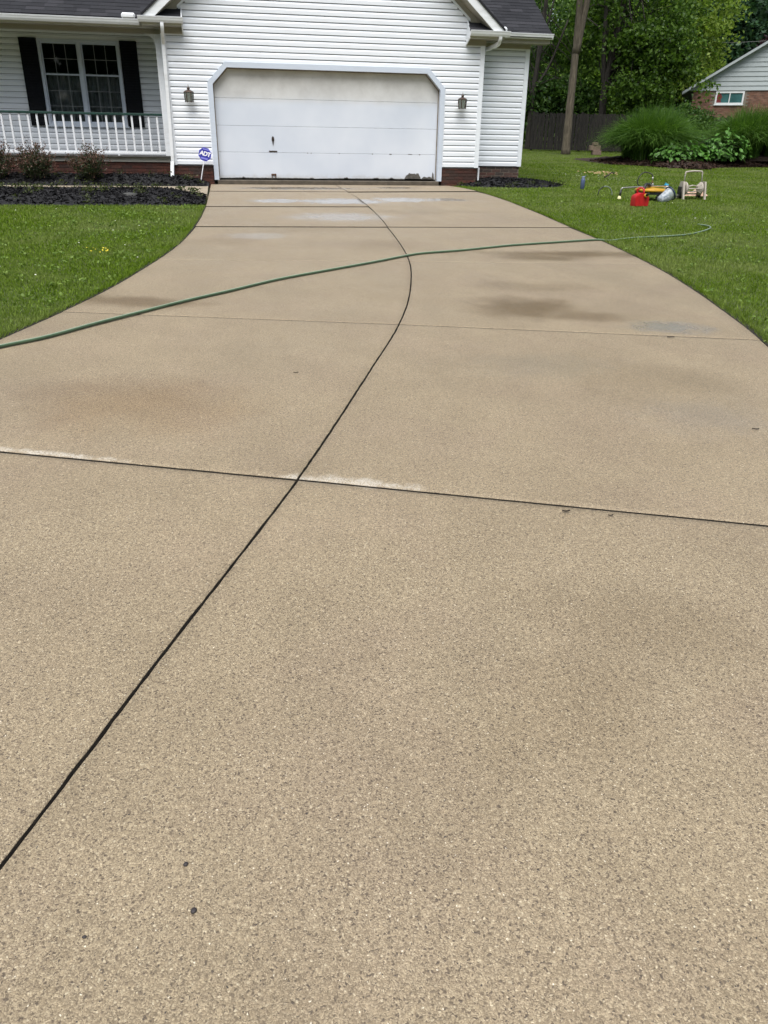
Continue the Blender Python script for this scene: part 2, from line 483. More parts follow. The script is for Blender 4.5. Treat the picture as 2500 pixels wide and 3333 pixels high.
# ---------------------------------------------------------------- mesh helpers
def link(o, parent=None):
    COL.objects.link(o)
    if parent is not None:
        o.parent = parent
    return o
def tag(o, label=None, cat=None, group=None, kind=None):
    if label: o['label'] = label
    if cat: o['category'] = cat
    if group: o['group'] = group
    if kind: o['kind'] = kind
    return o
def empty(name, loc=(0, 0, 0), rz=0.0, parent=None):
    o = bpy.data.objects.new(name, None)
    o.empty_display_size = .1
    o.location = loc
    o.rotation_euler = (0, 0, rz)
    return link(o, parent)
def mkmesh(name, v, f, mat, smooth=False):
    me = bpy.data.meshes.new(name)
    me.from_pydata([tuple(map(float, p)) for p in v], [], [tuple(q) for q in f])
    if mat is not None:
        me.materials.append(mat)
    if smooth:
        me.polygons.foreach_set('use_smooth', [True] * len(me.polygons))
    me.update()
    return me
def fastmesh(name, V, F, mat):
    """V (n,3) float array, F (m,k) int array of equal-sized faces"""
    me = bpy.data.meshes.new(name)
    V = np.ascontiguousarray(V, np.float32); F = np.ascontiguousarray(F, np.int32)
    k = F.shape[1]
    me.vertices.add(len(V)); me.vertices.foreach_set('co', V.ravel())
    me.loops.add(F.size); me.loops.foreach_set('vertex_index', F.ravel())
    me.polygons.add(len(F))
    me.polygons.foreach_set('loop_start', np.arange(0, F.size, k, dtype=np.int32))
    me.materials.append(mat)
    me.update(calc_edges=True)
    return me
def obj(name, me, parent=None, loc=None, rot=None):
    o = bpy.data.objects.new(name, me)
    if loc is not None: o.location = loc
    if rot is not None: o.rotation_euler = rot
    return link(o, parent)

class MB:
    def __init__(s): s.v = []; s.f = []
    def add(s, v, f):
        n = len(s.v); s.v += [tuple(p) for p in v]; s.f += [tuple(i + n for i in q) for q in f]; return s
    def box(s, x0, x1, y0, y1, z0, z1, bev=0.0):
        if bev <= 0:
            v = [(x, y, z) for z in (z0, z1) for y in (y0, y1) for x in (x0, x1)]
            return s.add(v, [(0, 2, 3, 1), (4, 5, 7, 6), (0, 1, 5, 4), (2, 6, 7, 3), (0, 4, 6, 2), (1, 3, 7, 5)])
        bm = bmesh.new()
        bmesh.ops.create_cube(bm, size=1)
        for q in bm.verts:
            q.co = ((x0 + x1) / 2 + q.co.x * (x1 - x0), (y0 + y1) / 2 + q.co.y * (y1 - y0), (z0 + z1) / 2 + q.co.z * (z1 - z0))
        bmesh.ops.bevel(bm, geom=bm.edges[:], offset=bev, segments=1, affect='EDGES')
        bm.verts.index_update()
        s.add([tuple(q.co) for q in bm.verts], [[q.index for q in f.verts] for f in bm.faces])
        bm.free(); return s
    def prism(s, poly, a, d):
        """extrude a closed polygon of 3-D points by vector d"""
        n = len(poly)
        d = Vector(d)
        v = [tuple(Vector(p)) for p in poly] + [tuple(Vector(p) + d) for p in poly]
        f = [tuple(range(n))[::-1], tuple(range(n, 2 * n))] + [(i, (i + 1) % n, n + (i + 1) % n, n + i) for i in range(n)]
        return s.add(v, f)
    def tube(s, pts, rad, n=8, caps=True, sq=None):
        pts = [Vector(p) for p in pts]
        if not hasattr(rad, '__len__'): rad = [rad] * len(pts)
        t0 = (pts[1] - pts[0]).normalized()
        ref = Vector((0, 0, 1)) if abs(t0.z) < .9 else Vector((1, 0, 0))
        u = t0.cross(ref).normalized()
        base = len(s.v)
        for i, p in enumerate(pts):
            t = (pts[min(i + 1, len(pts) - 1)] - pts[max(i - 1, 0)]).normalized()
            u = (u - t * u.dot(t)).normalized()
            w = t.cross(u)
            for k in range(n):
                a = 2 * math.pi * (k + .5) / n
                s.v.append(tuple(p + (u * math.cos(a) * (sq[0] if sq else 1) + w * math.sin(a) * (sq[1] if sq else 1)) * rad[i]))
        for i in range(len(pts) - 1):
            for k in range(n):
                a = base + i * n + k; b = base + i * n + (k + 1) % n
                s.f.append((a, b, b + n, a + n))
        if caps:
            s.f.append(tuple(base + k for k in range(n))[::-1])
            s.f.append(tuple(base + (len(pts) - 1) * n + k for k in range(n)))
        return s
    def lathe(s, prof, n=16, c=(0, 0, 0), caps=True):
        base = len(s.v)
        for (r, z) in prof:
            for k in range(n):
                a = 2 * math.pi * k / n
                s.v.append((c[0] + r * math.cos(a), c[1] + r * math.sin(a), c[2] + z))
        for i in range(len(prof) - 1):
            for k in range(n):
                a = base + i * n + k; b = base + i * n + (k + 1) % n
                s.f.append((a, b, b + n, a + n))
        if caps:
            s.f.append(tuple(base + k for k in range(n))[::-1])
            s.f.append(tuple(base + (len(prof) - 1) * n + k for k in range(n)))
        return s
    def xf(s, mtx):
        s.v = [tuple(mtx @ Vector(p)) for p in s.v]; return s
    def build(s, name, mat, parent=None, smooth=False, loc=None, rot=None):
        return obj(name, mkmesh(name, s.v, s.f, mat, smooth), parent, loc, rot)
def boxo(name, x0, x1, y0, y1, z0, z1, mat, parent=None, bev=0.0):
    return MB().box(x0, x1, y0, y1, z0, z1, bev).build(name, mat, parent)
def smooth_path(pts, n=8):
    """Catmull-Rom through the points"""
    P = [Vector(p) for p in pts]
    P = [P[0] * 2 - P[1]] + P + [P[-1] * 2 - P[-2]]
    out = []
    for i in range(1, len(P) - 2):
        for k in range(n):
            t = k / n
            a, b, c, d = P[i - 1], P[i], P[i + 1], P[i + 2]
            out.append(.5 * ((2 * b) + (c - a) * t + (2 * a - 5 * b + 4 * c - d) * t * t + (3 * b - a - 3 * c + d) * t ** 3))
    out.append(P[-2])
    return out

# ---------------------------------------------------------------- ground
G0, GS = -.09, .036
def gz(y):
    return G0 + GS * max(-40.0, min(45.0, y))
EDGE_L = [(1, -2.62), (-.05, -2.62), (-1.9, -2.64), (-4.0, -2.66), (-4.8, -2.68), (-5.8, -2.71), (-6.7, -2.76), (-7.6, -2.82), (-8.5, -2.91), (-9.3, -3.03), (-10.0, -3.17),
          (-10.6, -3.29), (-11.1, -3.40), (-11.5, -3.51), (-11.96, -3.65), (-12.3, -3.76), (-12.86, -3.95), (-14, -4.34), (-16, -5.05), (-19, -6.3), (-26, -9.6)]
EDGE_R = [(1, 2.62), (-.05, 2.66), (-.4, 2.84), (-1.0, 2.96), (-1.6, 3.00), (-3.5, 2.97), (-5.5, 2.83), (-6.4, 2.74), (-7.2, 2.66), (-8.0, 2.59), (-8.6, 2.53), (-9.24, 2.46), (-10.0, 2.36),
          (-10.7, 2.25), (-11.3, 2.12), (-11.9, 1.98), (-12.4, 1.84), (-12.9, 1.71), (-13.3, 1.59), (-13.7, 1.45), (-15, 1.0), (-17, .25), (-19, -.6), (-26, -3.9)]
MID = [(1, .06), (-.05, .10), (-1.23, .14), (-2.97, .15), (-4.55, .10), (-6.2, .0), (-7.54, -.12), (-8.6, -.22), (-9.4, -.31), (-10.08, -.41), (-10.62, -.52), (-11.31, -.68), (-11.9, -.83),
       (-12.46, -1.0), (-13.05, -1.20), (-13.57, -1.40), (-14.1, -1.60), (-14.61, -1.79), (-15.0, -1.94), (-15.44, -2.11), (-15.83, -2.28), (-16.12, -2.40), (-16.47, -2.56), (-16.75, -2.68),
       (-17.0, -2.78), (-17.32, -2.92), (-18, -3.22), (-19, -3.66), (-26, -6.9)]
def curve(tab):
    ys = np.array([t[0] for t in tab][::-1], float); xs = np.array([t[1] for t in tab][::-1], float)
    gy = np.arange(-26, 1.001, .05)
    gx = np.interp(gy, ys, xs)
    k = np.hanning(27); k /= k.sum()
    pad = np.concatenate([2 * gx[0] - gx[13:0:-1], gx, 2 * gx[-1] - gx[-2:-15:-1]])
    gs = np.convolve(pad, k, 'valid')
    return lambda y: float(np.interp(y, gy, gs))
fL, fR, fM = curve(EDGE_L), curve(EDGE_R), curve(MID)

rows = sorted(set([-300, -120, -60, -40, -30, -26] + [round(-26 + .25 * i, 3) for i in range(int(26.0 / .25) + 1)] + [.5, 1, 2, 4, 6, 8, 10, 13, 16, 20, 25, 30, 38, 45, 60, 120, 300, 700]))
gv, gf = [], []
LC = [-400, -120, -40, -20, -12, -8, -5, -3, -1.5, -.6, -.15]
for y in rows:
    yy = max(-26, min(1, y))
    l, r = fL(yy) - .03, fR(yy) + .03
    z = gz(y) - .012
    jit = .012 * math.sin(y * 9.1)
    row = [(l + o, y, z) for o in LC] + [(l - .03 + jit, y, z - .008), (l, y, z - .11)]
    row += [(l + (r - l) * k / 6, y, z - .115) for k in range(1, 6)]
    row += [(r, y, z - .11), (r + .03 + jit, y, z - .008)] + [(r - o, y, z) for o in LC[::-1]]
    gv += row
nc = len(row)
for j in range(len(rows) - 1):
    for i in range(nc - 1):
        a = j * nc + i
        gf.append((a, a + 1, a + nc + 1, a + nc))
tag(obj('ground', mkmesh('ground', gv, gf, MT['soil'])), 'lawn soil sheet rising gently past the house', kind='structure')

# ---------------------------------------------------------------- driveway slabs
def bed_mesh():
    v, f = [], []
    ys = [-.065 - i * .25 for i in range(104)]
    for y in ys:
        v += [(fL(y) + .02, y, gz(y) - .050), (fR(y) - .02, y, gz(y) - .050)]
    for i in range(len(ys) - 1):
        f.append((2 * i, 2 * i + 2, 2 * i + 3, 2 * i + 1))
    return mkmesh('driveway', v, f, MT['joint_dirt'])
drive = tag(obj('driveway', bed_mesh()), 'dirt bed showing in the joints of the curved driveway', kind='structure')
# cross joints: y = a + b * x, with half gap
JL = [(-.068, 0, .0), (-1.635, .0, .014), (-4.40, -.004, .012), (-7.05, -.047, .010), (-9.965, -.10, .003), (-13.0, -.264, .0035), (-16.25, -.379, .0075), (-19.6, -.46, .006), (-23.5, -.5, .0)]
JR = [(-.068, 0, .0), (-1.642, .094, .018), None, (-7.05, -.048, .010), (-9.985, -.131, .003), (-13.025, -.288, .0035), (-16.265, -.387, .0075), (-19.6, -.46, .006), (-23.5, -.5, .0)]
def slab(top, bot, fa, fb, gapa, gapb, sink=0.0, name='concrete_slab'):
    length = abs(top[0] - bot[0])
    nu, nv = 36, max(24, int(length / .045))
    grid = np.zeros((nv + 1, nu + 1, 3))
    for j in range(nv + 1):
        v = j / nv
        for i in range(nu + 1):
            u = i / nu
            y = bot[0] + (top[0] - bot[0]) * v
            x = 0
            for _ in range(7):
                a, b = fa(y) + gapa, fb(y) - gapb
                x = a + (b - a) * u
                yb = bot[0] + bot[1] * x + bot[2]; yt = top[0] + top[1] * x - top[2]
                y = yb + (yt - yb) * v
            grid[j, i] = (x, y, gz(y) - sink * max(0.0, 1 - (1 - v) * length / 1.1) ** 1.5)
    # chipped arrises
    for j in range(nv + 1):
        grid[j, 0, 0] += random.uniform(-.0016, .0016); grid[j, nu, 0] += random.uniform(-.0016, .0016)
    for i in range(1, nu):
        grid[0, i, 1] += random.uniform(-.0012, .0012); grid[nv, i, 1] += random.uniform(-.0012, .0012)
    V = [tuple(p) for p in grid.reshape(-1, 3)]
    F = []
    W = nu + 1
    for j in range(nv):
        for i in range(nu):
            a = j * W + i
            F.append((a, a + 1, a + W + 1, a + W))
    ring = [i for i in range(W)] + [j * W + nu for j in range(1, nv + 1)] + [nv * W + i for i in range(nu - 1, -1, -1)] + [j * W for j in range(nv - 1, 0, -1)]
    n0 = len(V)
    cx = sum(V[i][0] for i in ring) / len(ring); cy = sum(V[i][1] for i in ring) / len(ring)
    m = len(ring)
    for d, dz in ((.0015, -.002), (.002, -.09)):
        for q, i in enumerate(ring):
            p = Vector(V[i]); pa = Vector(V[ring[q - 1]]); pb = Vector(V[ring[(q + 1) % m]])
            t = (pb - pa); nrm = Vector((t.y, -t.x, 0)).normalized()
            V.append((p.x + nrm.x * d, p.y + nrm.y * d, p.z + dz))
    for q in range(m):
        q2 = (q + 1) % m
        F.append((ring[q], n0 + q, n0 + q2, ring[q2]))
        F.append((n0 + q, n0 + m + q, n0 + m + q2, n0 + q2))
    me = mkmesh(name, V, F, MT['concrete'], True)
    me.materials.append(MT['joint_dirt'])
    npoly = len(F)
    mi = [0] * npoly
    for q in range(m):
        mi[npoly - 2 * m + 2 * q + 1] = 1            # dirt-stained joint walls
    me.polygons.foreach_set('material_index', mi)
    return obj(name, me, drive)
for J, fa, fb, ga, gb in ((JL, fL, fM, 0, .0078), (JR, fM, fR, .0078, 0)):
    js = [j for j in J if j]
    sinks = [0, .008, .011, .011, .0012, .0025, .004, .005] if J is JL else [0, .017, .008, .0012, .0025, .003, .005]
    for a, b, sk in zip(js[:-1], js[1:], sinks):
        slab(a, b, fa, fb, ga, gb, sk)

# ---------------------------------------------------------------- walkway along the porch
walk = empty('walkway', (0, 0, 0))
def walk_slab(x0, x1):
    def lo(x): return -2.30 + .62 * min(1, max(0, (-2.68 - x) / .8)) ** .7
    def hi(x): return -.55 - .12 * min(1, max(0, (-2.68 - x) / 1.0))
    n = 8
    top = [(x0 + (x1 - x0) * i / n) for i in range(n + 1)]
    poly = [(x, lo(x)) for x in top] + [(x, hi(x)) for x in top[::-1]]
    m = len(poly)
    v = [(x, y, gz(y) + .004) for x, y in poly] + [(x, y, gz(y) - .08) for x, y in poly]
    f = [tuple(range(m))] + [(i, m + i, m + (i + 1) % m, (i + 1) % m) for i in range(m)]
    obj('concrete_slab', mkmesh('concrete_slab', v, f, MT['walk_concrete']), walk)
xw = -2.665
for wdt in (1.25, 1.3, 1.3, 1.3, 1.3, 1.3):
    walk_slab(xw - wdt, xw - .012)
    xw -= wdt
tag(walk, 'tan concrete walkway running from the driveway along the porch', kind='structure')

# ================================================================ house
house = empty('house', (0, 0, 0))
tag(house, 'white sided house with garage gable, porch and dark shingle roof', 'house')
CH = .1127
def part(name):
    return empty(name, parent=house)

def board_mesh(x0, x1, slant=(0, 0), sub=1):
    prof = [(.021, .003), (.0, .0), (.0, .066), (.021, CH - .008)]      # (depth, height): lip, flat face, cove
    v = []
    for i, x in enumerate((x0, x1)):
        v += [(x, d, z) for d, z in prof]
    return mkmesh('siding_board', v, [(k, k + 4, k + 5, k + 1) for k in range(3)], MT['siding'])
def siding(par, y, z0, n, spans):
    """courses of vinyl siding; spans(zmid) -> list of (x0, x1)"""
    for i in range(n):
        z = z0 + i * CH
        for (a, b) in spans(z + CH / 2):
            if b - a > .03:
                obj('siding_board', board_mesh(a, b), par, (0, y, z))
# --- garage front
OW, OH, CX, CZ, TW = 2.438, 2.134, .306, .308, .100
RAKE = .84
def gable_half(z):                       # half width of the gable wall at height z
    return 3.31 if z < 2.86 else max(0.0, 2.985 - (z - 3.166) / RAKE) if z > 3.15 else 3.02
def garage_spans(z):
    h = gable_half(z) + (.03 if z > 2.9 else 0)
    if z > OH + TW - .045:
        return [(-h, h)]
    w = OW + TW - .03
    if z > OH - CZ:
        w = min(w, OW + TW - .03 - (z - (OH - CZ + TW * .41)) * CX / CZ) if z > OH - CZ + TW * .41 else w
    return [(-h, -w), (w, h)]
gw = part('garage_wall')
siding(gw, .002, .298, 49, garage_spans)
# sheathing behind the boards, opening left for the door
def wall_poly():
    mb = MB()
    mb.box(-3.39, -OW - .01, .024, .14, .27, 2.9)
    mb.box(OW + .01, 3.39, .024, .14, .27, 2.9)
    mb.box(-OW - .01, OW + .01, .024, .14, OH + .01, 2.9)
    mb.prism([(-3.39, .024, 2.9), (3.39, .024, 2.9), (0.0, .024, 5.72)], 0, (0, .116, 0))
    for s in (-1, 1):
        mb.prism([(s * (OW + .01), .024, OH + .01), (s * (OW - CX - .005), .024, OH + .01), (s * (OW + .01), .024, OH - CZ - .005)], 0, (0, .116, 0))
    return mb
wall_poly().build('sheathing', MT['sheathing'], gw)
for s, nm in ((-1, 'corner_trim'), (1, 'corner_trim')):
    boxo(nm, min(s * 3.30, s * 3.40), max(s * 3.30, s * 3.40), -.012, .09, .285, 2.70, MT['siding'], gw)
    boxo('j_channel', min(s * (OW + TW), s * (OW + TW + .02)), max(s * (OW + TW), s * (OW + TW + .02)), -.006, .02, .29, OH - CZ + .03, MT['siding'], gw)
# side walls of the garage, plain
for s in (-1, 1):
    x = s * 3.385
    boxo('side_wall', min(x, x - s * .1), max(x, x - s * .1), .09, 9.0, .28, 2.95, MT['siding'], gw)

# --- door casing: five mitred boards
gd = part('garage_door')
inn = [(-OW, -.004), (-OW, OH - CZ), (-OW + CX, OH), (OW - CX, OH), (OW, OH - CZ), (OW, -.004)]
k1 = TW * .41
out = [(-OW - TW, -.004), (-OW - TW, OH - CZ + k1), (-OW + CX - k1, OH + TW), (OW - CX + k1, OH + TW), (OW + TW, OH - CZ + k1), (OW + TW, -.004)]
for i in range(5):
    a, b, c, d = inn[i], inn[i + 1], out[i + 1], out[i]
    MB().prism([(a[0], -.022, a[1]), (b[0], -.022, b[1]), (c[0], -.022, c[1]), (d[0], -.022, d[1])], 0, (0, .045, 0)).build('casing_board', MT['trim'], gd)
    # jamb: the return from the casing to the door
    mx, mz = (a[0] + b[0]) / 2, (a[1] + b[1]) / 2
    ox, oz = ((c[0] + d[0]) / 2 - mx) * .25, ((c[1] + d[1]) / 2 - mz) * .25
    for nm, y0, y1, mt, inset in (('jamb', .0235, .10, MT['trim'], .0), ('weatherstrip', .101, .124, MT['weatherstrip'], .018)):
        def ins(p, q): return (p[0] + (q[0] - p[0]) * .28, p[1] + (q[1] - p[1]) * .28)
        A, B = (a[0] * (1 - inset / OW), a[1] - (inset if i in (1, 2, 3) and a[1] > 1 else 0)), (b[0] * (1 - inset / OW), b[1] - (inset if b[1] > 1 else 0))
        Cc, Dd = ins(b, c), ins(a, d)
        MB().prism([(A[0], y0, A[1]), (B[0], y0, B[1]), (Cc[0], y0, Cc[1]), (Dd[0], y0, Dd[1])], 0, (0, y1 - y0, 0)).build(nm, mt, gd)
SECT = [.022, .545, 1.062, 1.582, 2.15]
for i in range(4):
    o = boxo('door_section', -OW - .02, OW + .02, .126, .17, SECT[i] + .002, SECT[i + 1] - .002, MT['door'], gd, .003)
boxo('door_backing', -OW - .02, OW + .02, .165, .18, .02, 2.16, MT['bare_wood'], gd)
# rotted foot of the door: flakes of bare fibre proud of the paint
def flake(x0, x1, h, seed):
    rr = random.Random(seed)
    n = max(4, int((x1 - x0) / .022))
    topz = []
    for i in range(n + 1):
        t = i / n
        env = min(1, min(t, 1 - t) * 6)
        topz.append(.026 + h * env * rr.uniform(.72, 1.08) + rr.uniform(0, .006))
    poly = [(x0 + (x1 - x0) * i / n, .1215, topz[i]) for i in range(n + 1)] + [(x1, .1215, .024), (x0, .1215, .024)]
    MB().prism(poly[::-1], 0, (0, .0035, 0)).build('bare_patch', MT['bare_wood'], gd)
flake(1.70, 2.10, .125, 3)
flake(2.09, 2.37, .055, 4)
flake(1.36, 1.46, .03, 5)
flake(.98, 1.12, .028, 6)
flake(.30, .42, .03, 8)
flake(-.46, -.36, .02, 9)
flake(-1.95, -1.88, .028, 10)
flake(-2.40, -.4, .011, 11)
flake(-.3, 2.38, .012, 12)
flake(2.345, 2.40, .16, 13)
# chips along the third seam
for x, w in ((1.35, .05), (1.78, .09), (2.03, .03), (.95, .02), (.2, .025), (-.5, .02), (-.42, .015)):
    boxo('bare_patch', x, x + w, .1235, .128, .537 + random.uniform(-.004, .004), .552, MT['bare_wood'], gd)
# lock escutcheon (spear shaped), lift plates
esc = [(-1.237, .0, .872), (-1.214, 0, .845), (-1.208, 0, .800), (-1.224, 0, .755), (-1.234, 0, .690), (-1.242, 0, .690), (-1.252, 0, .755), (-1.266, 0, .800), (-1.260, 0, .845)]
MB().prism([(x, .114, z) for x, y, z in esc], 0, (0, .012, 0)).build('lock_plate', MT['dark_metal'], gd)
MB().tube([(-1.237, .114, .81), (-1.237, .085, .81)], .012, 8).build('lock_knob', MT['dark_metal'], gd)
hp = MB().box(-1.335, -1.155, .117, .126, .556, .583, .003).build('step_plate', MT['dark_metal'], gd)
lh = MB().box(-1.305, -1.195, .105, .126, .088, .122, .006)
lh.box(-1.300, -1.280, .112, .126, .045, .09).box(-1.220, -1.200, .112, .126, .045, .09)
lh.build('lift_handle', MT['rust'], gd)
boxo('garage_floor', -2.475, 2.475, -.062, .6, -.20, -.006, MT['plain_concrete'], gd, .012)

# --- brick bases
def brick_wall(name, x0, x1, y, z0, z1, mats, mort, seed, along='x', bw=.203, bh=.0575, j=.011):
    rr = random.Random(seed)
    w = part(name)
    if along == 'x':
        boxo('mortar_bed', x0 + .004, x1 - .004, y + .008, y + .12, z0, z1, mort, w)
    else:
        boxo('mortar_bed', y + .008, y + .12, x0 + .004, x1 - .004, z0, z1, mort, w)
    n = 0
    z = z1 - bh - .004
    row = 0
    while z > z0 - bh:
        x = x0 - (.107 if row % 2 else 0.02)
        while x < x1 - .02:
            a, b = max(x, x0), min(x + bw, x1)
            if b - a > .03:
                dy = rr.uniform(-.002, .002)
                m = rr.choice(mats)
                zz0, zz1 = z + rr.uniform(-.001, .001), z + bh + rr.uniform(-.001, .001)
                if along == 'x':
                    boxo('brick', a, b, y + dy, y + .06, zz0, zz1, m, w, .003)
                else:
                    boxo('brick', y + dy, y + .06, a, b, zz0, zz1, m, w, .003)
            x += bw + j
        z -= bh + j
        row += 1
    return w
brick_wall('garage_brick_base', -3.385, -2.542, .030, -.12, .296, MT['brick_red'], MT['mortar_red'], 1)
brick_wall('garage_brick_base', 2.542, 3.385, .030, -.12, .296, MT['brick_red'], MT['mortar_red'], 2)
brick_wall('wing_brick_base', 3.40, 4.60, .590, -.10, .316, MT['brick_dark'], MT['mortar'], 3)
brick_wall('porch_brick_base', -7.6, -3.42, .470, -.12, .322, MT['brick_red'], MT['mortar_red'], 4)
boxo('foundation', -10, -7.6, .5, .6, -.2, .32, MT['mortar_red'], house)
boxo('foundation', 4.50, 4.57, .72, 9, -.3, .31, MT['mortar'], house)

# --- right wing
ww = part('wing_wall')
siding(ww, .562, .319, 22, lambda z: [(3.39, 4.53)])
boxo('sheathing', 3.39, 4.60, .584, .68, .30, 2.95, MT['sheathing'], ww)
boxo('corner_trim', 4.528, 4.628, .550, .66, .312, 2.72, MT['siding'], ww)
boxo('frieze_board', 3.40, 4.63, .546, .60, 2.722, 2.87, MT['soffit'], ww)
boxo('side_wall', 4.53, 4.612, .66, 9.0, .31, 2.95, MT['siding'], ww)
MB().tube([(3.445, .10, .29), (3.445, .10, .02)], .022, 8).build('drain_pipe', MT['rail_white'], ww)

# --- porch: back wall, floor, ceiling, beam
pw = part('porch_wall')
WY = 1.75
WX0, WX1, WZ0, WZ1 = -6.10, -4.40, 1.03, 2.70
def porch_spans(z):
    if WZ0 - .02 < z < WZ1 + .03:
        return [(-9.5, WX0 + .02), (WX1 - .02, -3.38)]
    return [(-9.5, -3.38)]
siding(pw, WY, .44, 22, porch_spans)
mb = MB().box(-9.5, WX0, WY + .024, WY + .14, .3, 2.95).box(WX1, -3.38, WY + .024, WY + .14, .3, 2.95).box(WX0, WX1, WY + .024, WY + .14, .3, WZ0).box(WX0, WX1, WY + .024, WY + .14, WZ1, 2.95)
mb.build('sheathing', MT['sheathing'], pw)
pf = part('porch')
boxo('floor', -9.5, -3.40, .36, WY + .02, .425, .445, MT['porch_floor'], pf)
boxo('band_board', -9.5, -3.42, .44, .49, .325, .424, MT['porch_trim'], pf)
boxo('ceiling', -9.5, -3.40, .30, WY + .02, 2.862, 2.880, MT['soffit'], pf)
boxo('beam', -9.5, -3.43, .46, .58, 2.725, 2.861, MT['soffit'], pf)
# post with curved knee brace
boxo('post', -3.545, -3.425, .455, .565, .4455, 2.724, MT['rail_white'], pf, .006)
br = [(-3.546, .0, 2.500)]
for k in range(9):
    a = math.pi / 2 * k / 8
    br.append((-3.73 + .165 * math.cos(a), 0, 2.515 + .150 * math.sin(a) + .04))
br += [(-3.75, 0, 2.705), (-3.75, 0, 2.7245), (-3.546, 0, 2.7245)]
MB().prism([(x, .49, z) for x, y, z in br], 0, (0, .045, 0)).build('knee_brace', MT['rail_white'], pf)
rl = part('porch_railing')
boxo('top_rail', -9.5, -3.545, .470, .555, 1.222, 1.268, MT['green_paint'], rl, .006)
boxo('bottom_rail', -9.5, -3.545, .487, .535, .472, .520, MT['rail_white'], rl, .005)
bal = MB().box(-.019, .019, -.019, .019, .520, 1.222, .002)
balm = mkmesh('baluster', bal.v, bal.f, MT['rail_white'])
x = -3.665
while x > -8.3:
    obj('baluster', balm, rl, (x, .511, 0)); x -= .1735
for x in (-4.53, -6.0, -7.4):
    boxo('rail_foot', x - .018, x + .018, .49, .53, .4455, .472, MT['rail_white'], rl)

# --- porch window with curtains, twin double-hung sashes and grids
wi = part('porch_window')
Fw = .055
mb = MB().box(WX0, WX0 + Fw, WY - .022, WY + .10, WZ0, WZ1).box(WX1 - Fw, WX1, WY - .022, WY + .10, WZ0, WZ1)
mb.box(WX0 + Fw, WX1 - Fw, WY - .021, WY + .10, WZ1 - Fw, WZ1 - .001).box(WX0 + Fw, WX1 - Fw, WY - .021, WY + .10, WZ0 + .001, WZ0 + Fw)
wm = (WX0 + WX1) / 2
mb.box(wm - .038, wm + .038, WY - .020, WY + .10, WZ0 + Fw, WZ1 - Fw)
mb.build('frame', MT['trim'], wi)
boxo('sill', WX0 - .03, WX1 + .03, WY - .05, WY, WZ0 - .03, WZ0 - .001, MT['trim'], wi)
for (a, b) in ((WX0 + Fw, wm - .038), (wm + .038, WX1 - Fw)):
    zm = (WZ0 + WZ1) / 2 + .18
    for (z0, z1, yo) in ((WZ0 + Fw, zm, .018), (zm - .03, WZ1 - Fw, .045)):
        s = MB()
        e = .028
        s.box(a, a + e, WY + yo, WY + yo + .026, z0, z1).box(b - e, b, WY + yo, WY + yo + .026, z0, z1)
        s.box(a + e, b - e, WY + yo + .001, WY + yo + .026, z0, z0 + e).box(a + e, b - e, WY + yo + .001, WY + yo + .026, z1 - e, z1)
        s.build('sash', MT['trim'], wi)
        nz = 3 if z1 > 2.5 else 4
        for i in range(1, 3):
            xx = a + e + (b - a - 2 * e) * i / 3
            boxo('muntin', xx - .006, xx + .006, WY + yo + .012, WY + yo + .020, z0 + e, z1 - e, MT['muntin'], wi)
        for i in range(1, 2 + (z1 < 2.5)):
            zz = z0 + e + (z1 - z0 - 2 * e) * i / (2 + (z1 < 2.5))
            boxo('muntin', a + e, b - e, WY + yo + .0125, WY + yo + .0195, zz - .006, zz + .006, MT['muntin'], wi)
        for i in range(3):
            x0, x1 = a + e + (b - a - 2 * e) * i / 3, a + e + (b - a - 2 * e) * (i + 1) / 3
            rws = 2 + (z1 < 2.5)
            for q in range(rws):
                zz0, zz1 = z0 + e + (z1 - z0 - 2 * e) * q / rws, z0 + e + (z1 - z0 - 2 * e) * (q + 1) / rws
                boxo('pane', x0, x1, WY + yo + .015, WY + yo + .017, zz0, zz1, MT['glass'], wi)
    # curtain: pleated sheet
    v, f = [], []
    n = 70
    for i in range(n + 1):
        t = i / n
        xx = a + (b - a) * t
        yy = WY + .19 + .022 * math.sin(t * 46 + 1.3 * math.sin(t * 9)) + .006 * math.sin(t * 91)
        v += [(xx, yy, WZ0), (xx, yy + .01, zm + .03)]
    for i in range(n):
        f.append((2 * i, 2 * i + 2, 2 * i + 3, 2 * i + 1))
    obj('curtain', mkmesh('curtain', v, f, MT['curtain'], True), wi)
rm = MB()
rm.add([(WX0 - .3, WY + .141, .7), (WX1 + .3, WY + .141, .7), (WX1 + .3, WY + .141, 2.9), (WX0 - .3, WY + .141, 2.9), (WX0 - .3, WY + 2.2, .7), (WX1 + .3, WY + 2.2, .7), (WX1 + .3, WY + 2.2, 2.9), (WX0 - .3, WY + 2.2, 2.9)],
       [(4, 5, 6, 7), (0, 1, 5, 4), (3, 7, 6, 2), (0, 4, 7, 3), (1, 2, 6, 5)])
rm.build('room_interior', MT['room'], wi)
for (a, b) in ((WX0 - .36, WX0 - .004), (WX1 + .012, WX1 + .37)):
    sh = boxo('shutter', a, b, WY - .045, WY - .004, WZ0 - .015, WZ1 + .005, MT['shutter'], house, .004)
    nl = 30
    for i in range(nl):
        zz = WZ0 + .05 + (WZ1 - WZ0 - .12) * i / nl
        MB().prism([(a + .04, WY - .056, zz), (a + .04, WY - .045, zz), (a + .04, WY - .045, zz + .04)], 0, (b - a - .08, 0, 0)).build('louver', MT['shutter'], sh)

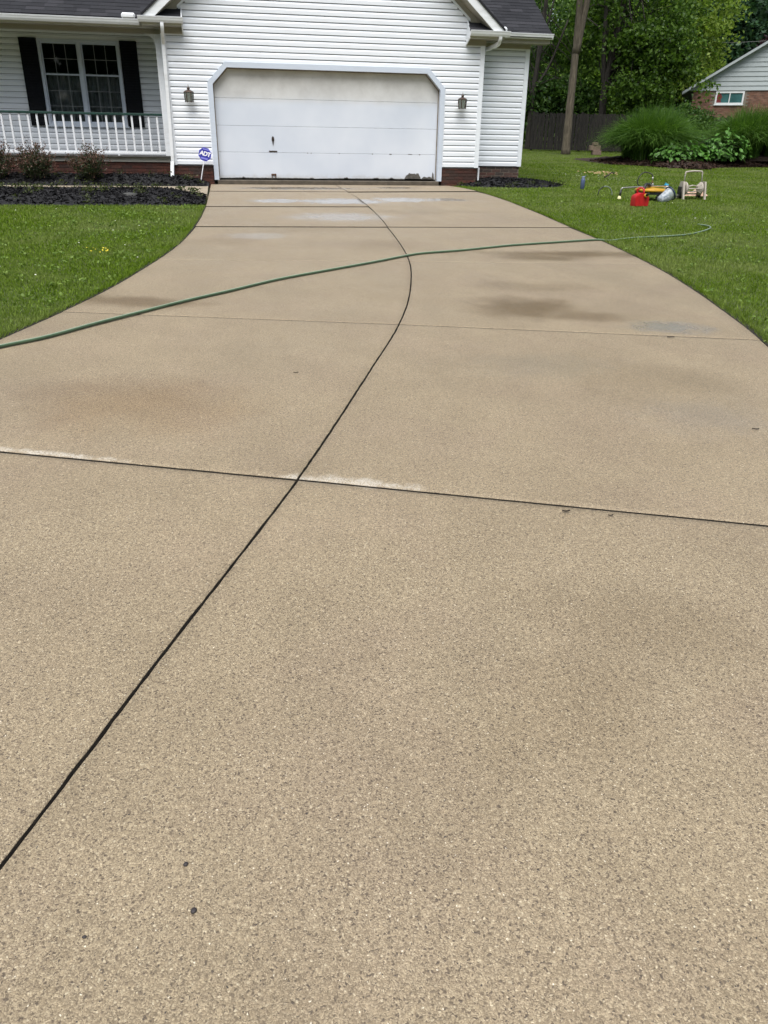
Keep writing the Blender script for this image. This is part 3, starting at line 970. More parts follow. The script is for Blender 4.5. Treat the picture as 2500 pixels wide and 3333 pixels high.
# --- roofs
rf = part('main_roof')
RS = .62                                              # main roof pitch
RY, RZ = .13, 2.955
ca, sa = 1 / math.hypot(1, RS), RS / math.hypot(1, RS)
def roof_deck(x0, x1):
    y1 = 7.5
    z1 = RZ + RS * (y1 - RY)
    return MB().prism([(x0, RY, RZ - .012), (x0, y1, z1 - .012), (x0, y1 + 7.5, RZ), (x0, y1 + 7.5, RZ - .06), (x0, y1, z1 - .10), (x0, RY, RZ - .06)], 0, (x1 - x0, 0, 0))
roof_deck(-10.0, 4.955).build('roof_deck', MT['shingle'][0], rf)
SH = {}
def shingle(x0, w, course, par, y0, z0, slope, mats, rr, expo=.142):
    c, s_ = 1 / math.hypot(1, slope), slope / math.hypot(1, slope)
    d0 = course * expo - .012
    d1 = d0 + expo + .05
    th = .009
    q0 = (y0 + d0 * c - th * s_ * 0, z0 + d0 * s_)
    lift = .010 + rr.uniform(0, .003)
    v = []
    for xx in (x0 + .0015, x0 + w - .0015):
        v += [(xx, y0 + d0 * c, z0 + d0 * s_ + .001), (xx, y0 + d0 * c - lift * s_, z0 + d0 * s_ + lift * c), (xx, y0 + d1 * c, z0 + d1 * s_ + .004)]
    obj('shingle', mkmesh('shingle', v, [(0, 3, 4, 1), (1, 4, 5, 2), (0, 1, 2), (3, 5, 4)], rr.choice(mats)), par)
rr = random.Random(11)
for course in range(7):
    x = -7.4 + (course * .131) % .32 - .32
    while x < -3.15:
        w = rr.choice((.30, .33, .24, .36)) ; shingle(x, min(w, -3.10 - x), course, rf, RY, RZ, RS, MT['shingle'], rr); x += w
for course in range(14):
    x = 3.0 - (course * .131) % .32
    while x < 4.93:
        w = rr.choice((.30, .33, .28, .34)); shingle(x, min(w, 4.962 - x), course, rf, RY, RZ, RS, MT['shingle'], rr); x += w
# garage gable roof
gr = part('garage_roof')
def rz(x): return 2.985 + RAKE * (3.705 - abs(x))
for s in (-1, 1):
    top = [(s * 3.715, rz(3.715)), (0, rz(0))]
    p = [(s * 3.715, -.36, rz(3.715)), (0, -.36, rz(0)), (0, -.36, rz(0) - .045), (s * 3.715, -.36, rz(3.715) - .045)]
    MB().prism(p, 0, (0, 6.2, 0)).build('roof_slope', MT['shingle'][0], gr)
    # rake fascia
    def rk(x, off): return (x, -.335, rz(x) - off)
    xo = s * 3.70
    MB().prism([rk(xo, .047), (0, -.335, rz(0) - .047), (0, -.335, rz(0) - .235), (s * 3.475, -.335, rz(3.475) - .245), (s * 3.70, -.335, rz(3.70) - .055)], 0, (0, .025, 0)).build('rake_board', MT['gutter'], gr)
    # soffit under the rake overhang
    MB().prism([(s * 3.44, -.31, rz(3.44) - .235), (0, -.31, rz(0) - .235), (0, -.31, rz(0) - .250), (s * 3.44, -.31, rz(3.44) - .250)], 0, (0, .31, 0)).build('rake_soffit', MT['soffit'], gr)
    # frieze strip on the wall
    def wl(x, o): return (x, -.018, 3.166 + RAKE * (2.985 - abs(x)) + o)
    MB().prism([wl(s * 3.395, 0), wl(0, 0), wl(0, .20), wl(s * 3.395, .20)], 0, (0, .03, 0)).build('rake_frieze', MT['soffit'], gr)
    MB().prism([(s * 3.03, -.026, 3.128), (0, -.026, 5.673), (0, -.026, 5.723), (s * 3.03, -.026, 3.178)], 0, (0, .03, 0)).build('j_channel', MT['siding'], gr)

# --- gutters (K profile swept along x)
def gutter(name, x0, x1, y, z, par, h=.092, d=.11):
    pr = [(0, h), (-d, h), (-d - .004, h - .012), (-d + .004, h - .022), (-d + .012, h * .42), (-d + .035, .0), (0, 0), (0, .006), (-d + .038, .008), (-d + .018, h * .44), (-d + .008, h - .014), (-.006, h - .014)]
    v = [(xx, y + a, z + b) for xx in (x0, x1) for a, b in pr]
    n = len(pr)
    f = [(i, (i + 1) % n, n + (i + 1) % n, n + i) for i in range(n)]
    # close the ends with the outline of the outer shell
    e0 = [0, 1, 2, 3, 4, 5, 6]
    f += [tuple(e0), tuple(n + i for i in e0[::-1])]
    o = obj(name, mkmesh(name, v, f, MT['gutter']), par)
    boxo('lip', x0 - .002, x1 + .002, y - d - .008, y - d + .010, z + h, z + h + .009, MT['rail_white'], o)
    return o
gut = part('eave')
gutter('gutter', -10, -3.80, .225, 2.835, gut)
gutter('gutter', 3.62, 4.99, .225, 2.872 + .005, gut)
gutter('gutter', -3.785, -2.925, -.245, 2.842, gut)
gutter('gutter', 2.965, 3.835, -.245, 2.838, gut)
for (a, b, y) in ((-10, -3.42, .226), (3.43, 4.955, .226)):
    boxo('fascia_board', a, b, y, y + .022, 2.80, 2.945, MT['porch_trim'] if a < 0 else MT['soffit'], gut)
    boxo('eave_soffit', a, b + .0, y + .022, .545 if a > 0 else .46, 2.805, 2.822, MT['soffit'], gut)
# eave returns
for s in (-1, 1):
    xa, xb = (-3.72, -2.965) if s < 0 else (2.985, 3.74)
    lo, hi = min(xa, xb), max(xa, xb)
    boxo('return_fascia', lo, hi, -.244, -.222, 2.795, 2.935, MT['porch_trim'], gut)
    boxo('return_soffit', lo, hi, -.222, .02, 2.797, 2.812, MT['soffit'], gut)
    ex = -2.965 if s < 0 else 2.963
    # end cap closing the return
    MB().prism([(ex, -.246, 2.70 + .095), (ex, .0, 2.69), (ex, .0, 3.145), (ex, -.246, 2.955)], 0, (.022, 0, 0)).build('return_end', MT['siding'], gut)
    boxo('return_frieze', (-3.41 if s < 0 else 2.987), (-2.967 if s < 0 else 3.41), -.026, .02, 2.692, 2.796, MT['soffit'], gut)
    # little shingled cap, two courses
    rr2 = random.Random(20 + s)
    MB().prism([(lo - .02, -.29, 2.925), (lo - .02, .02, 3.125), (lo - .02, .02, 3.10), (lo - .02, -.29, 2.90)], 0, (hi - lo + .04 - (.02 if s < 0 else 0), 0, 0)).build('return_roof', MT['shingle'][2], gut)
    for course in range(2):
        x = lo - .02
        while x < hi + .0:
            w = min(.31, hi + .0 - x)
            if w > .03:
                shingle(x, w, course, gut, -.29, 2.93, .645, MT['shingle'], rr2, .16)
            x += .31
# flashing boxes at the roof junctions
MB().box(-4.13, -3.86, .09, .20, 2.93, 3.035, .03).build('flashing', MT['gutter'], gut)
MB().box(3.70, 3.90, .04, .16, 2.955, 3.07, .035).build('flashing', MT['rail_white'], gut)

# --- downspouts
def downspout(pts, name='downspout'):
    return MB().tube(smooth_path(pts, 4), .045, 4, True).build(name, MT['gutter'], gut)
downspout([(-3.335, -.30, 2.84), (-3.335, -.295, 2.76), (-3.345, -.20, 2.63), (-3.352, -.075, 2.52), (-3.355, -.062, 2.40), (-3.372, -.062, 1.3), (-3.388, -.062, .42), (-3.392, -.068, .33), (-3.405, -.12, .18), (-3.412, -.16, .05)])
downspout([(3.63, -.30, 2.84), (3.63, -.28, 2.78), (3.625, -.20, 2.72), (3.56, -.02, 2.675), (3.475, .22, 2.64), (3.45, .42, 2.60), (3.45, .50, 2.50), (3.45, .50, 1.2), (3.45, .50, .3)])

# ================================================================ wall lanterns
def lantern(x, z, rz_, label):
    root = empty('wall_lantern', (x, -.012, z), rz_)
    root.scale = (1.12, 1.12, 1.0)
    tag(root, label, 'lantern', 'lanterns flanking the garage door')
    MB().lathe([(.005, -.012), (.055, -.012), (.055, -.004), (.045, 0)], 14).xf(Matrix.Translation((0, 0, .13)) @ Matrix.Rotation(R(90), 4, 'X')).build('backplate', MT['bronze'], root)
    cy = -.135
    MB().tube(smooth_path([(0, 0, .13), (0, -.045, .155), (0, -.06, .20), (0, -.09, .245), (0, cy, .235)], 6), .010, 8).build('arm', MT['bronze'], root, True)
    MB().lathe([(.088, .170), (.094, .176), (.072, .196), (.034, .214), (.020, .224)], 6, (0, cy, 0)).build('cap', MT['bronze'], root)
    MB().lathe([(.004, .220), (.022, .228), (.031, .240), (.026, .254), (.010, .262), (.005, .275), (.004, .312), (.001, .316)], 10, (0, cy, 0)).build('finial', MT['bronze'], root, True)
    for k in range(6):
        a0, a1 = 2 * math.pi * k / 6, 2 * math.pi * (k + 1) / 6
        rb, rtp = .070, .086
        p = [(rb * math.cos(a0), cy + rb * math.sin(a0), .006), (rb * math.cos(a1), cy + rb * math.sin(a1), .006), (rtp * math.cos(a1), cy + rtp * math.sin(a1), .170), (rtp * math.cos(a0), cy + rtp * math.sin(a0), .170)]
        am = (a0 + a1) / 2
        MB().prism(p, 0, (-.003 * math.cos(am), -.003 * math.sin(am), 0)).build('pane', MT['lamp_glass'], root)
        MB().tube([(p[0][0], p[0][1], -.008), (p[3][0], p[3][1], .176)], .0075, 6).build('frame_bar', MT['bronze'], root)
    MB().lathe([(.066, .0), (.070, .006)], 6, (0, cy, 0)).build('base_ring', MT['bronze'], root)
    MB().lathe([(.014, .165), (.014, .11), (.018, .10), (.028, .07), (.024, .045), (.008, .034)], 10, (0, cy, 0)).build('bulb', MT['bulb'], root, True)
lantern(-2.935, 1.478, 0, 'bronze lantern with glass panes left of the garage door')
lantern(2.905, 1.478, .0, 'bronze lantern with glass panes right of the garage door')

# ================================================================ yard sign
sg = empty('yard_sign', (-2.835, -.30, -.06), R(-4))
tag(sg, 'blue octagonal yard sign on a white stake beside the garage door', 'sign')
sg.rotation_euler = (R(-4), R(14), R(6))
MB().tube([(0, .012, -.05), (0, .012, .50)], .009, 8).build('stake', MT['sign_white'], sg)
sp = empty('plate', (0, 0, .575), 0, sg)
def octagon(r, y, thick, name, mat):
    pts = [(r * math.cos(R(22.5 + 45 * k)) , y, r * math.sin(R(22.5 + 45 * k))) for k in range(8)]
    return MB().prism(pts, 0, (0, thick, 0)).build(name, mat, sp)
octagon(.140, 0, .004, 'border', MT['sign_pale'])
octagon(.131, -.002, .0015, 'panel', MT['sign_blue'])
boxo('stripe', -.062, .062, -.0045, -.0025, .084, .108, MT['sign_pale'], sp)
boxo('stripe', -.070, .070, -.0045, -.0025, -.100, -.064, MT['sign_pale'], sp)
for sx in (-1, 1):
    boxo('outline', sx * .094 - .003, sx * .094 + .003, -.0043, -.0023, -.064, .076, MT['sign_pale'], sp)
def text_part(body, size, loc, mat, par, bold=.0, shear=0.0):
    cu = bpy.data.curves.new('lettering', 'FONT')
    cu.body = body; cu.size = size; cu.align_x = 'CENTER'; cu.align_y = 'CENTER'; cu.offset = bold; cu.extrude = .0012; cu.space_character = .88; cu.shear = shear
    to = bpy.data.objects.new('lettering_source', cu)
    COL.objects.link(to)
    dg = bpy.context.evaluated_depsgraph_get()
    me = bpy.data.meshes.new_from_object(to.evaluated_get(dg))
    bpy.data.objects.remove(to)
    me.materials.clear(); me.materials.append(mat)
    o = obj('lettering', me, par, loc, (R(90), 0, 0))
    return o
text_part('ADT', .118, (0, -.004, .008), MT['sign_white'], sp, .005, .12)

# ================================================================ leaf and blade generators
def leaf_quads(C, N, size, aspect=.62, up_bias=.55, droop=0.0):
    """rhombic leaves at points C (n,3): two triangles each, folded along the midrib"""
    n = len(C)
    nrm = N if N is not None else rng.normal(size=(n, 3))
    nrm = nrm + np.array([0, 0, up_bias])
    nrm /= np.linalg.norm(nrm, axis=1)[:, None] + 1e-9
    t = rng.normal(size=(n, 3)); t[:, 2] -= droop
    t -= nrm * np.sum(t * nrm, axis=1)[:, None]
    t /= np.linalg.norm(t, axis=1)[:, None] + 1e-9
    b = np.cross(nrm, t)
    s = size * rng.uniform(.6, 1.3, n)[:, None]
    fold = nrm * s * .10
    V = np.stack([C - t * s * .5, C + b * s * aspect * .5 + fold, C + t * s * .5, C - b * s * aspect * .5 + fold], 1).reshape(-1, 3)
    i = np.arange(n)[:, None] * 4
    F = np.concatenate([i + np.array([[0, 1, 2]]), i + np.array([[0, 2, 3]])], 1).reshape(-1, 3)
    return V, F

def crown_points(blobs, n, cl_size=.55, cl_n=60, shell=.55, squash=.55):
    """leaf positions gathered in sprays spread through ellipsoids: [(centre, radii, weight)]"""
    w = np.array([b[2] for b in blobs], float); w /= w.sum()
    pts, cents = [], []
    for (c, r, _), ww_ in zip(blobs, w):
        m = max(1, int(n * ww_ / cl_n))
        d = rng.normal(size=(m, 3)); d /= np.linalg.norm(d, axis=1)[:, None]
        rad = rng.uniform(shell ** 3, 1, m) ** (1 / 3)
        rad *= 1 + .18 * np.sin(d[:, 0] * 5 + d[:, 2] * 4) * np.cos(d[:, 1] * 6)
        cc = np.array(c) + d * rad[:, None] * np.array(r)
        cents.append(cc)
        k = rng.poisson(cl_n, m)
        idx = np.repeat(np.arange(m), k)
        sz = cl_size * rng.uniform(.6, 1.35, m)[idx]
        off = rng.normal(size=(len(idx), 3)) * sz[:, None] * np.array([.6, .6, .6 * squash])
        off[:, 2] -= .28 * (off[:, 0] ** 2 + off[:, 1] ** 2) / np.maximum(sz, .1)
        pts.append(cc[idx] + off)
    return np.concatenate(pts), np.concatenate(cents)

def tree(name, label, base, trunk, r0, blobs, n, lmat, bmat, leaf=.14, cl=.55, cln=60, limbs=26, group=None, forks=(), cat='tree', shell=.5, lo=.45):
    root = empty(name, base)
    tag(root, label, cat, group)
    b = Vector(base)
    mb = MB()
    path = smooth_path([Vector(p) - b for p in trunk], 5)
    m = len(path)
    rad = [r0 * (1.22 if i == 0 else 1) * (1 - .40 * i / (m - 1)) * (1 + .05 * math.sin(i * 2.3)) for i in range(m)]
    mb.tube(path, rad, 12)
    for fk, fr in forks:
        fp = smooth_path([Vector(p) - b for p in fk], 4)
        mb.tube(fp, [fr * (1 - .5 * i / (len(fp) - 1)) for i in range(len(fp))], 8)
    P, Cn = crown_points(blobs, n, cl, cln, shell)
    pick = rng.choice(len(Cn), min(limbs, len(Cn)), replace=False)
    for i in pick:
        e = Vector(Cn[i]) - b
        k = min(m - 1, max(int(m * lo), int(m * random.uniform(lo, 1.0))))
        s0 = path[k]
        mid = s0.lerp(e, .5) + Vector((random.uniform(-.4, .4), random.uniform(-.4, .4), random.uniform(.1, .7)))
        lp = smooth_path([s0, mid, e], 4)
        r_ = r0 * random.uniform(.10, .22)
        mb.tube(lp, [r_ * (1 - .8 * q / (len(lp) - 1)) for q in range(len(lp))], 5)
    mb.build('trunk', bmat, root, True)
    V, F = leaf_quads(P - np.array(base), None, leaf)
    obj('crown', fastmesh('crown', V, F, lmat), root)
    return root

# ---------------------------------------------------------------- trees beyond the lawn
tree('shade_tree', 'tall pale-barked tree with bare forked trunk in front of the fence', (12.44, 16.5, .48),
     [(12.44, 16.5, .40), (12.40, 16.45, 2.0), (12.38, 16.4, 3.7), (12.36, 16.4, 5.2), (12.25, 16.4, 8.0)], .185,
     [((12.3, 16.6, 10.3), (4.4, 3.8, 3.4), 1)], 9000, MT['leaf_b'], MT['bark_pale'],   .17, .7, 60, 12, lo=.9,
     forks=[([(12.38, 16.4, 4.3), (12.56, 16.4, 5.6), (12.80, 16.4, 7.0), (13.3, 16.4, 9.0)], .17)])
tree('maple_tree', 'dark twin-stemmed maple with drooping crown between fence and brick gable house', (16.1, 20.9, .64),
     [(16.1, 20.9, .5), (16.0, 20.9, 1.8), (15.95, 20.9, 3.4), (16.15, 20.9, 5.2), (16.5, 20.8, 8.0)], .21,
     [((17.6, 21.4, 6.8), (2.9, 2.0, 2.8), 4), ((18.0, 19.8, 5.1), (1.6, 1.5, 1.5), 2.0), ((17.0, 19.4, 3.2), (1.3, 1.1, .9), 1.1), ((18.6, 18.9, 4.3), (.6, .6, .5), .2), ((19.75, 18.2, 3.45), (.35, .4, .3), .06), ((16.9, 20.0, 5.2), (.9, .9, .9), .5), ((15.2, 22.4, 5.6), (1.2, 1.0, 1.6), .6)],
     26000, MT['leaf_b'], MT['bark_dark'], .19, .46, 50, 60,
     forks=[([(15.97, 20.9, 3.0), (15.72, 20.9, 4.6), (15.55, 20.9, 6.5), (15.3, 20.9, 8.5)], .13), ([(16.0, 20.9, 4.4), (17.0, 20.4, 5.2), (18.6, 19.6, 5.4)], .08)])
tree('understory_tree', 'dark many-branched tree behind the wooden fence next to the house corner', (12.55, 21.6, .66),
     [(12.55, 21.6, .5), (12.55, 21.6, 2.0), (12.62, 21.6, 3.4), (12.75, 21.6, 5.0), (12.9, 21.6, 7.5)], .14,
     [((13.2, 24.4, 6.4), (2.2, 1.3, 2.2), 2.4), ((13.9, 22.3, 3.0), (1.9, 1.0, .85), 2.4), ((12.4, 22.4, 2.8), (1.0, .8, .8), 1), ((15.3, 22.6, 3.0), (1.3, 1.0, .9), 1.1)],
     18000, MT['leaf_c'], MT['bark_dark'], .19, .5, 45, 40,
     forks=[([(12.58, 21.6, 2.9), (12.2, 21.6, 4.2), (12.0, 21.6, 6.5)], .07), ([(12.62, 21.6, 3.3), (13.3, 21.6, 4.3), (14.0, 21.5, 6.2)], .07), ([(12.7, 21.6, 4.4), (12.95, 21.6, 5.6), (13.3, 21.6, 7.2)], .06)])
bdl = ['mid green tree filling the gap above the fence by the house corner', 'mid green tree standing behind the twin-stemmed maple',
       'mid green tree behind the drooping maple, left of the yellow green tree']
for (x, y, z, rx, rzz), lb in zip([(16.3, 31.0, 5.6, 3.6, 5.0), (19.9, 30.2, 5.6, 3.6, 5.2), (23.4, 31.2, 5.0, 3.2, 4.8)], bdl):
    tree('backdrop_tree', lb, (x, y, gz(y)), [(x, y, gz(y) - .2), (x + .1, y, 3), (x, y, 6), (x, y, 9)], .22,
         [((x, y, z), (rx, 2.8, rzz), 3), ((x - 1.5, y - 1.5, z - 2.6), (1.9, 1.5, 1.8), 1), ((x + 1.6, y - 1.4, z - 1.2), (1.9, 1.5, 2.0), 1)],
         17000, MT['leaf_bd'], MT['bark_dark'], .23, .8, 45, 20, group='trees in the backdrop')
bx, by = 24.4, 29.0
tree('yellow_green_tree', 'bright yellow green tree rising over the eave of the grey gable house', (bx, by, gz(by)), [(bx, by, gz(by) - .2), (bx, by, 3), (bx, by, 7)], .2,
     [((bx - .2, by, 7.6), (2.5, 2.2, 4.2), 4), ((bx - 1.4, by - .8, 6.4), (1.9, 1.7, 2.6), 1.6), ((bx + 1.2, by - .3, 4.2), (1.9, 1.6, 1.7), 1.3)],
     26000, MT['leaf_bright'], MT['bark_dark'], .21, .55, 60, 14)
tree('dark_evergreen', 'dark blue green tree far behind the grey gable house', (39.5, 47.0, gz(45)), [(39.5, 47, gz(45) - .3), (39.5, 47, 8)], .4,
     [((40.5, 46.6, 9.6), (6.0, 4.0, 6.5), 4), ((36.4, 46.6, 8.4), (3.2, 3.0, 5.0), 2), ((38.5, 45, 6.4), (4.5, 2.0, 3.6), 2)],
     26000, MT['leaf_far'], MT['bark_dark'], .42, .95, 55, 8)
tree('plum_tree', 'dark purple leaved tree over the roof at the right edge', (33.2, 32.4, gz(32)), [(33.2, 32.4, .8), (33.2, 32.4, 5)], .12,
     [((33.2, 32.4, 6.8), (1.2, 1.2, 1.3), 1)], 5000, MT['leaf_purple'], MT['bark_dark'], .2, .5, 40, 6)
tree('leafy_bush', 'dark leafy bush between the grass clump and the neighbour brick wall', (17.9, 17.0, gz(17)), [(17.9, 17.0, .4), (17.9, 17.0, 1.2), (18.0, 17.0, 1.9)], .06,
     [((17.9, 16.9, 1.9), (1.3, .9, .75), 2), ((18.7, 16.5, 1.7), (.8, .7, .55), .8)], 5200, MT['leaf_c'], MT['bark_dark'], .13, .36, 45, 14, cat='bush')
# the wood far behind reads as one mass
nW = 36000
wx = rng.uniform(8, 60, nW); wy = 56 + rng.normal(0, 1.5, nW) - .12 * (wx - 30) + 2.0 * np.sin(wx * .8)
wz = 1.4 + (10.5 + 3 * np.sin(wx * .45) + 1.5 * np.sin(wx * 1.3)) * rng.uniform(0, 1, nW) ** .8
wy -= 2.2 * np.sin(np.floor(wz / 2.4) * 1.7 + wx * .9)
V, F = leaf_quads(np.stack([wx, wy, wz], 1), None, .75)
tag(obj('distant_wood', fastmesh('distant_wood', V, F, MT['leaf_far'])), 'dark wood closing the view behind the yards', 'woods', kind='stuff')

# unseen trees added behind the viewer to shade the porch and darken its panes
nW = 26000
wx = rng.uniform(-75, 70, nW); wy = -46 + rng.normal(0, 2.0, nW) + 3 * np.sin(wx * .35)
wz = -2.2 + (17 + 3 * np.sin(wx * .22) + 2 * np.sin(wx * .6)) * rng.uniform(0, 1, nW) ** .85
V, F = leaf_quads(np.stack([wx, wy, wz], 1), None, 1.5)
tag(obj('added_shade_trees', fastmesh('added_shade_trees', V, F, MT['leaf_far'])), 'unseen mass of trees added behind the viewer to shade the porch', 'trees', kind='stuff')

# ---------------------------------------------------------------- wooden fence
fr0, fr1 = Vector((12.05, 19.95, 0)), Vector((21.0, 17.9, 0))
fd = (fr1 - fr0); fl = fd.length; fdn = fd.normalized(); fa_ = math.atan2(fd.y, fd.x)
fence = empty('wooden_fence', (fr0.x, fr0.y, gz(fr0.y)), fa_)
tag(fence, 'dark weathered board fence under the trees, right of the house', 'fence')
x = 0.0; i = 0
while x < fl:
    h = 1.60 + random.uniform(-.03, .03)
    w = .142
    zoff = gz(fr0.y + fdn.y * x) - gz(fr0.y)
    MB().prism([(x, -.012, .05 + zoff), (x + w, -.012, .05 + zoff), (x + w, -.012, h - .04 + zoff), (x + w - .03, -.012, h + zoff), (x + .03, -.012, h + zoff), (x, -.012, h - .04 + zoff)], 0, (0, .02, 0)).build('picket', MT['fence'], fence)
    x += w + random.choice((.008, .010, .012, .03)); i += 1
for zz in (.35, 1.2):
    MB().prism([(0, .01, zz), (fl, .01, zz + gz(fr1.y) - gz(fr0.y)), (fl, .01, zz + .09 + gz(fr1.y) - gz(fr0.y)), (0, .01, zz + .09)], 0, (0, .04, 0)).build('fence_rail', MT['fence'], fence)
for k in range(5):
    xx = .03 + k * (fl - .15) / 4
    zo = gz(fr0.y + fdn.y * xx) - gz(fr0.y)
    boxo('fence_post', xx, xx + .1, .055, .155, -.2 + zo, 1.66 + zo, MT['fence'], fence)

# ---------------------------------------------------------------- stacked paver blocks by the fence
def paver(x0, x1, z0, z1, y, label, dy=.2):
    o = MB().box(-(x1 - x0) / 2, (x1 - x0) / 2, -dy / 2, dy / 2, 0, z1 - z0, .012).build('paver', MT['stone'], None, False, ((x0 + x1) / 2, y, z0))
    tag(o, label, 'paver', 'tan pavers stacked near the fence')
g_ = gz(16.4)
paver(13.62, 14.02, g_ - .01, g_ + .17, 16.4, 'lowest block of the tan paver stack beyond the pale tree')
paver(13.50, 13.98, g_ + .171, g_ + .37, 16.42, 'wide middle block of the tan paver stack beyond the pale tree')
paver(13.62, 13.84, g_ + .371, g_ + .50, 16.40, 'small top block of the tan paver stack beyond the pale tree')

# ---------------------------------------------------------------- neighbouring house
# gable wall stands square to the line of sight: local x along the wall, local y away
nh = empty('neighbour_house', (20.51, 21.29, .60), math.atan2(-(21.29 - 19.58), 23.27 - 20.51))
tag(nh, 'neighbour house with pale grey lap gable over brick, sliding window', 'house')
NL = 12.0
EZ = 2.80                                   # height of the gable foot above local ground
NS = .605
nw_ = empty('brick_wall', parent=nh)
boxo('mortar_bed', .30, NL - .3, .035, .2, -.6, EZ - .002, MT['n_mortar'], nw_)
WA0, WA1, WB0, WB1 = 1.36, 2.66, 2.20, 2.765
nb = 0
z = EZ - .07; row = 0
while z > 1.55:
    x = .30 - (.11 if row % 2 else 0)
    while x < 4.6:
        a, b = max(x, .30), min(x + .205, 4.6)
        if not (a < WA1 + .02 and b > WA0 - .02 and z + .06 > WB0 - .02 and z < WB1 + .02) and b - a > .04:
            boxo('brick', a, b, .018, .06, z, z + .062, random.choice(MT['n_brick']), nw_)
        x += .216
    z -= .073; row += 1
gb = empty('gable', parent=nh)
nbrd = 16
bh = .200
for i in range(nbrd):
    z0 = EZ + i * bh
    x0 = (z0 - EZ) / NS + .06
    x1 = (z0 + bh - EZ) / NS + .06
    xe = min(NL - x0, NL)
    if xe - x1 < .2: break
    v = [(x0, -.022, z0), (NL - x0, -.022, z0), (NL - x1, .004, z0 + bh), (x1, .004, z0 + bh), (x0, .02, z0 + .004), (NL - x0, .02, z0 + .004)]
    obj('lap_board', mkmesh('lap_board', v, [(0, 1, 2, 3), (0, 4, 5, 1)], MT['n_siding']), gb)
MB().prism([(.0, .03, EZ), (NL, .03, EZ), (NL / 2, .03, EZ + NS * NL / 2)], 0, (0, .1, 0)).build('sheathing', MT['n_siding'], gb)
pk = EZ + NS * NL / 2
for s in (0, 1):
    def mx_(x): return x if s == 0 else NL - x
    MB().prism([(mx_(-.25), -.28, EZ - .15), (mx_(NL / 2), -.28, pk), (mx_(NL / 2), -.28, pk + .10), (mx_(-.25), -.28, EZ - .05)], 0, (0, 9, 0)).build('roof_slope', MT['shingle'][1], nh)
    MB().prism([(mx_(-.2), -.31, EZ - .17), (mx_(NL / 2), -.31, pk - .05), (mx_(NL / 2), -.31, pk + .07), (mx_(-.2), -.31, EZ - .05)], 0, (0, .025, 0)).build('rake_board', MT['n_siding'], nh)
    MB().prism([(mx_(-.15), -.28, EZ - .155), (mx_(NL / 2), -.28, pk - .02), (mx_(NL / 2), -.28, pk - .01), (mx_(-.15), -.28, EZ - .145)], 0, (0, .3, 0)).build('rake_soffit', MT['n_siding'], nh)
nwin = empty('window', parent=nh)
s = MB()
e = .075
s.box(WA0, WA0 + e, -.01, .08, WB0, WB1).box(WA1 - e, WA1, -.01, .08, WB0, WB1).box(WA0 + e, WA1 - e, -.009, .08, WB0, WB0 + e).box(WA0 + e, WA1 - e, -.009, .08, WB1 - e, WB1)
s.box((WA0 + WA1) / 2 - .022, (WA0 + WA1) / 2 + .022, -.008, .06, WB0 + e, WB1 - e)
s.build('frame', MT['n_white'], nwin)
boxo('pane', WA0 + e, (WA0 + WA1) / 2 - .022, .03, .034, WB0 + e, WB1 - e, MT['teal_glass'], nwin)
boxo('pane', (WA0 + WA1) / 2 + .022, WA1 - e, .022, .026, WB0 + e, WB1 - e, MT['teal_glass'], nwin)
MB().prism([(WA0 + e, .027, WB0 + e), (WA0 + e + .22, .027, WB0 + e), (WA0 + e + .18, .027, WB0 + e + .15), (WA0 + e + .24, .027, WB0 + e + .24), (WA0 + e + .14, .027, WB1 - e), (WA0 + e, .027, WB1 - e)], 0, (0, .002, 0)).build('red_curtain', simple('dull_red_cloth', (.16, .02, .02), .8), nwin)
boxo('sill', WA0 - .03, WA1 + .03, -.04, .03, WB0 - .04, WB0 - .002, MT['n_white'], nwin)

# overhead cable behind it
tag(MB().tube([(27.2, 33.8, 6.95), (29.6, 32.2, 6.86), (33, 30, 6.95)], .012, 5).build('overhead_cable', MT['steel']), 'thin overhead cable crossing above the neighbour roof', 'cable')

# ---------------------------------------------------------------- right-hand bark mulch bed
def mound(name, poly_fn, nx, ny, mat, label, seed, rough=.02):
    rs = np.random.default_rng(seed)
    v, f = [], []
    for j in range(ny + 1):
        for i in range(nx + 1):
            u, w = i / nx, j / ny
            x, y, h = poly_fn(u, w)
            edge = min(u, 1 - u, w, 1 - w) > 0
            v.append((x, y, gz(y) + h + (rs.uniform(-rough, rough) if edge else -.02)))
    W = nx + 1
    for j in range(ny):
        for i in range(nx):
            a = j * W + i
            f.append((a, a + 1, a + W + 1, a + W))
    return tag(obj(name, mkmesh(name, v, f, mat)), label, kind='structure'), v
def lerp(a, b, t): return a + (b - a) * t
def bed_right(u, w):
    x = lerp(11.0, 20.5, u)
    front = 9.15 - 1.35 * math.exp(-((u - .2) / .12) ** 2) * 1.0 - 1.2 * max(0, min(1, (u - .1) / .15)) * (1 - max(0, u - .3)) + 1.0 * max(0, u - .35)
    back = 12.8
    y = lerp(front, back, w)
    h = .42 * min(1, w * 3.0) * min(1, (1 - w) * 4) * min(1, u * 4 + .1) * (.5 + .8 * u)
    return x, y, h
mound('mulch_bed', bed_right, 60, 26, MT['bark_mulch'], 'brown bark mulch bed under the tall grasses', 1, .022)
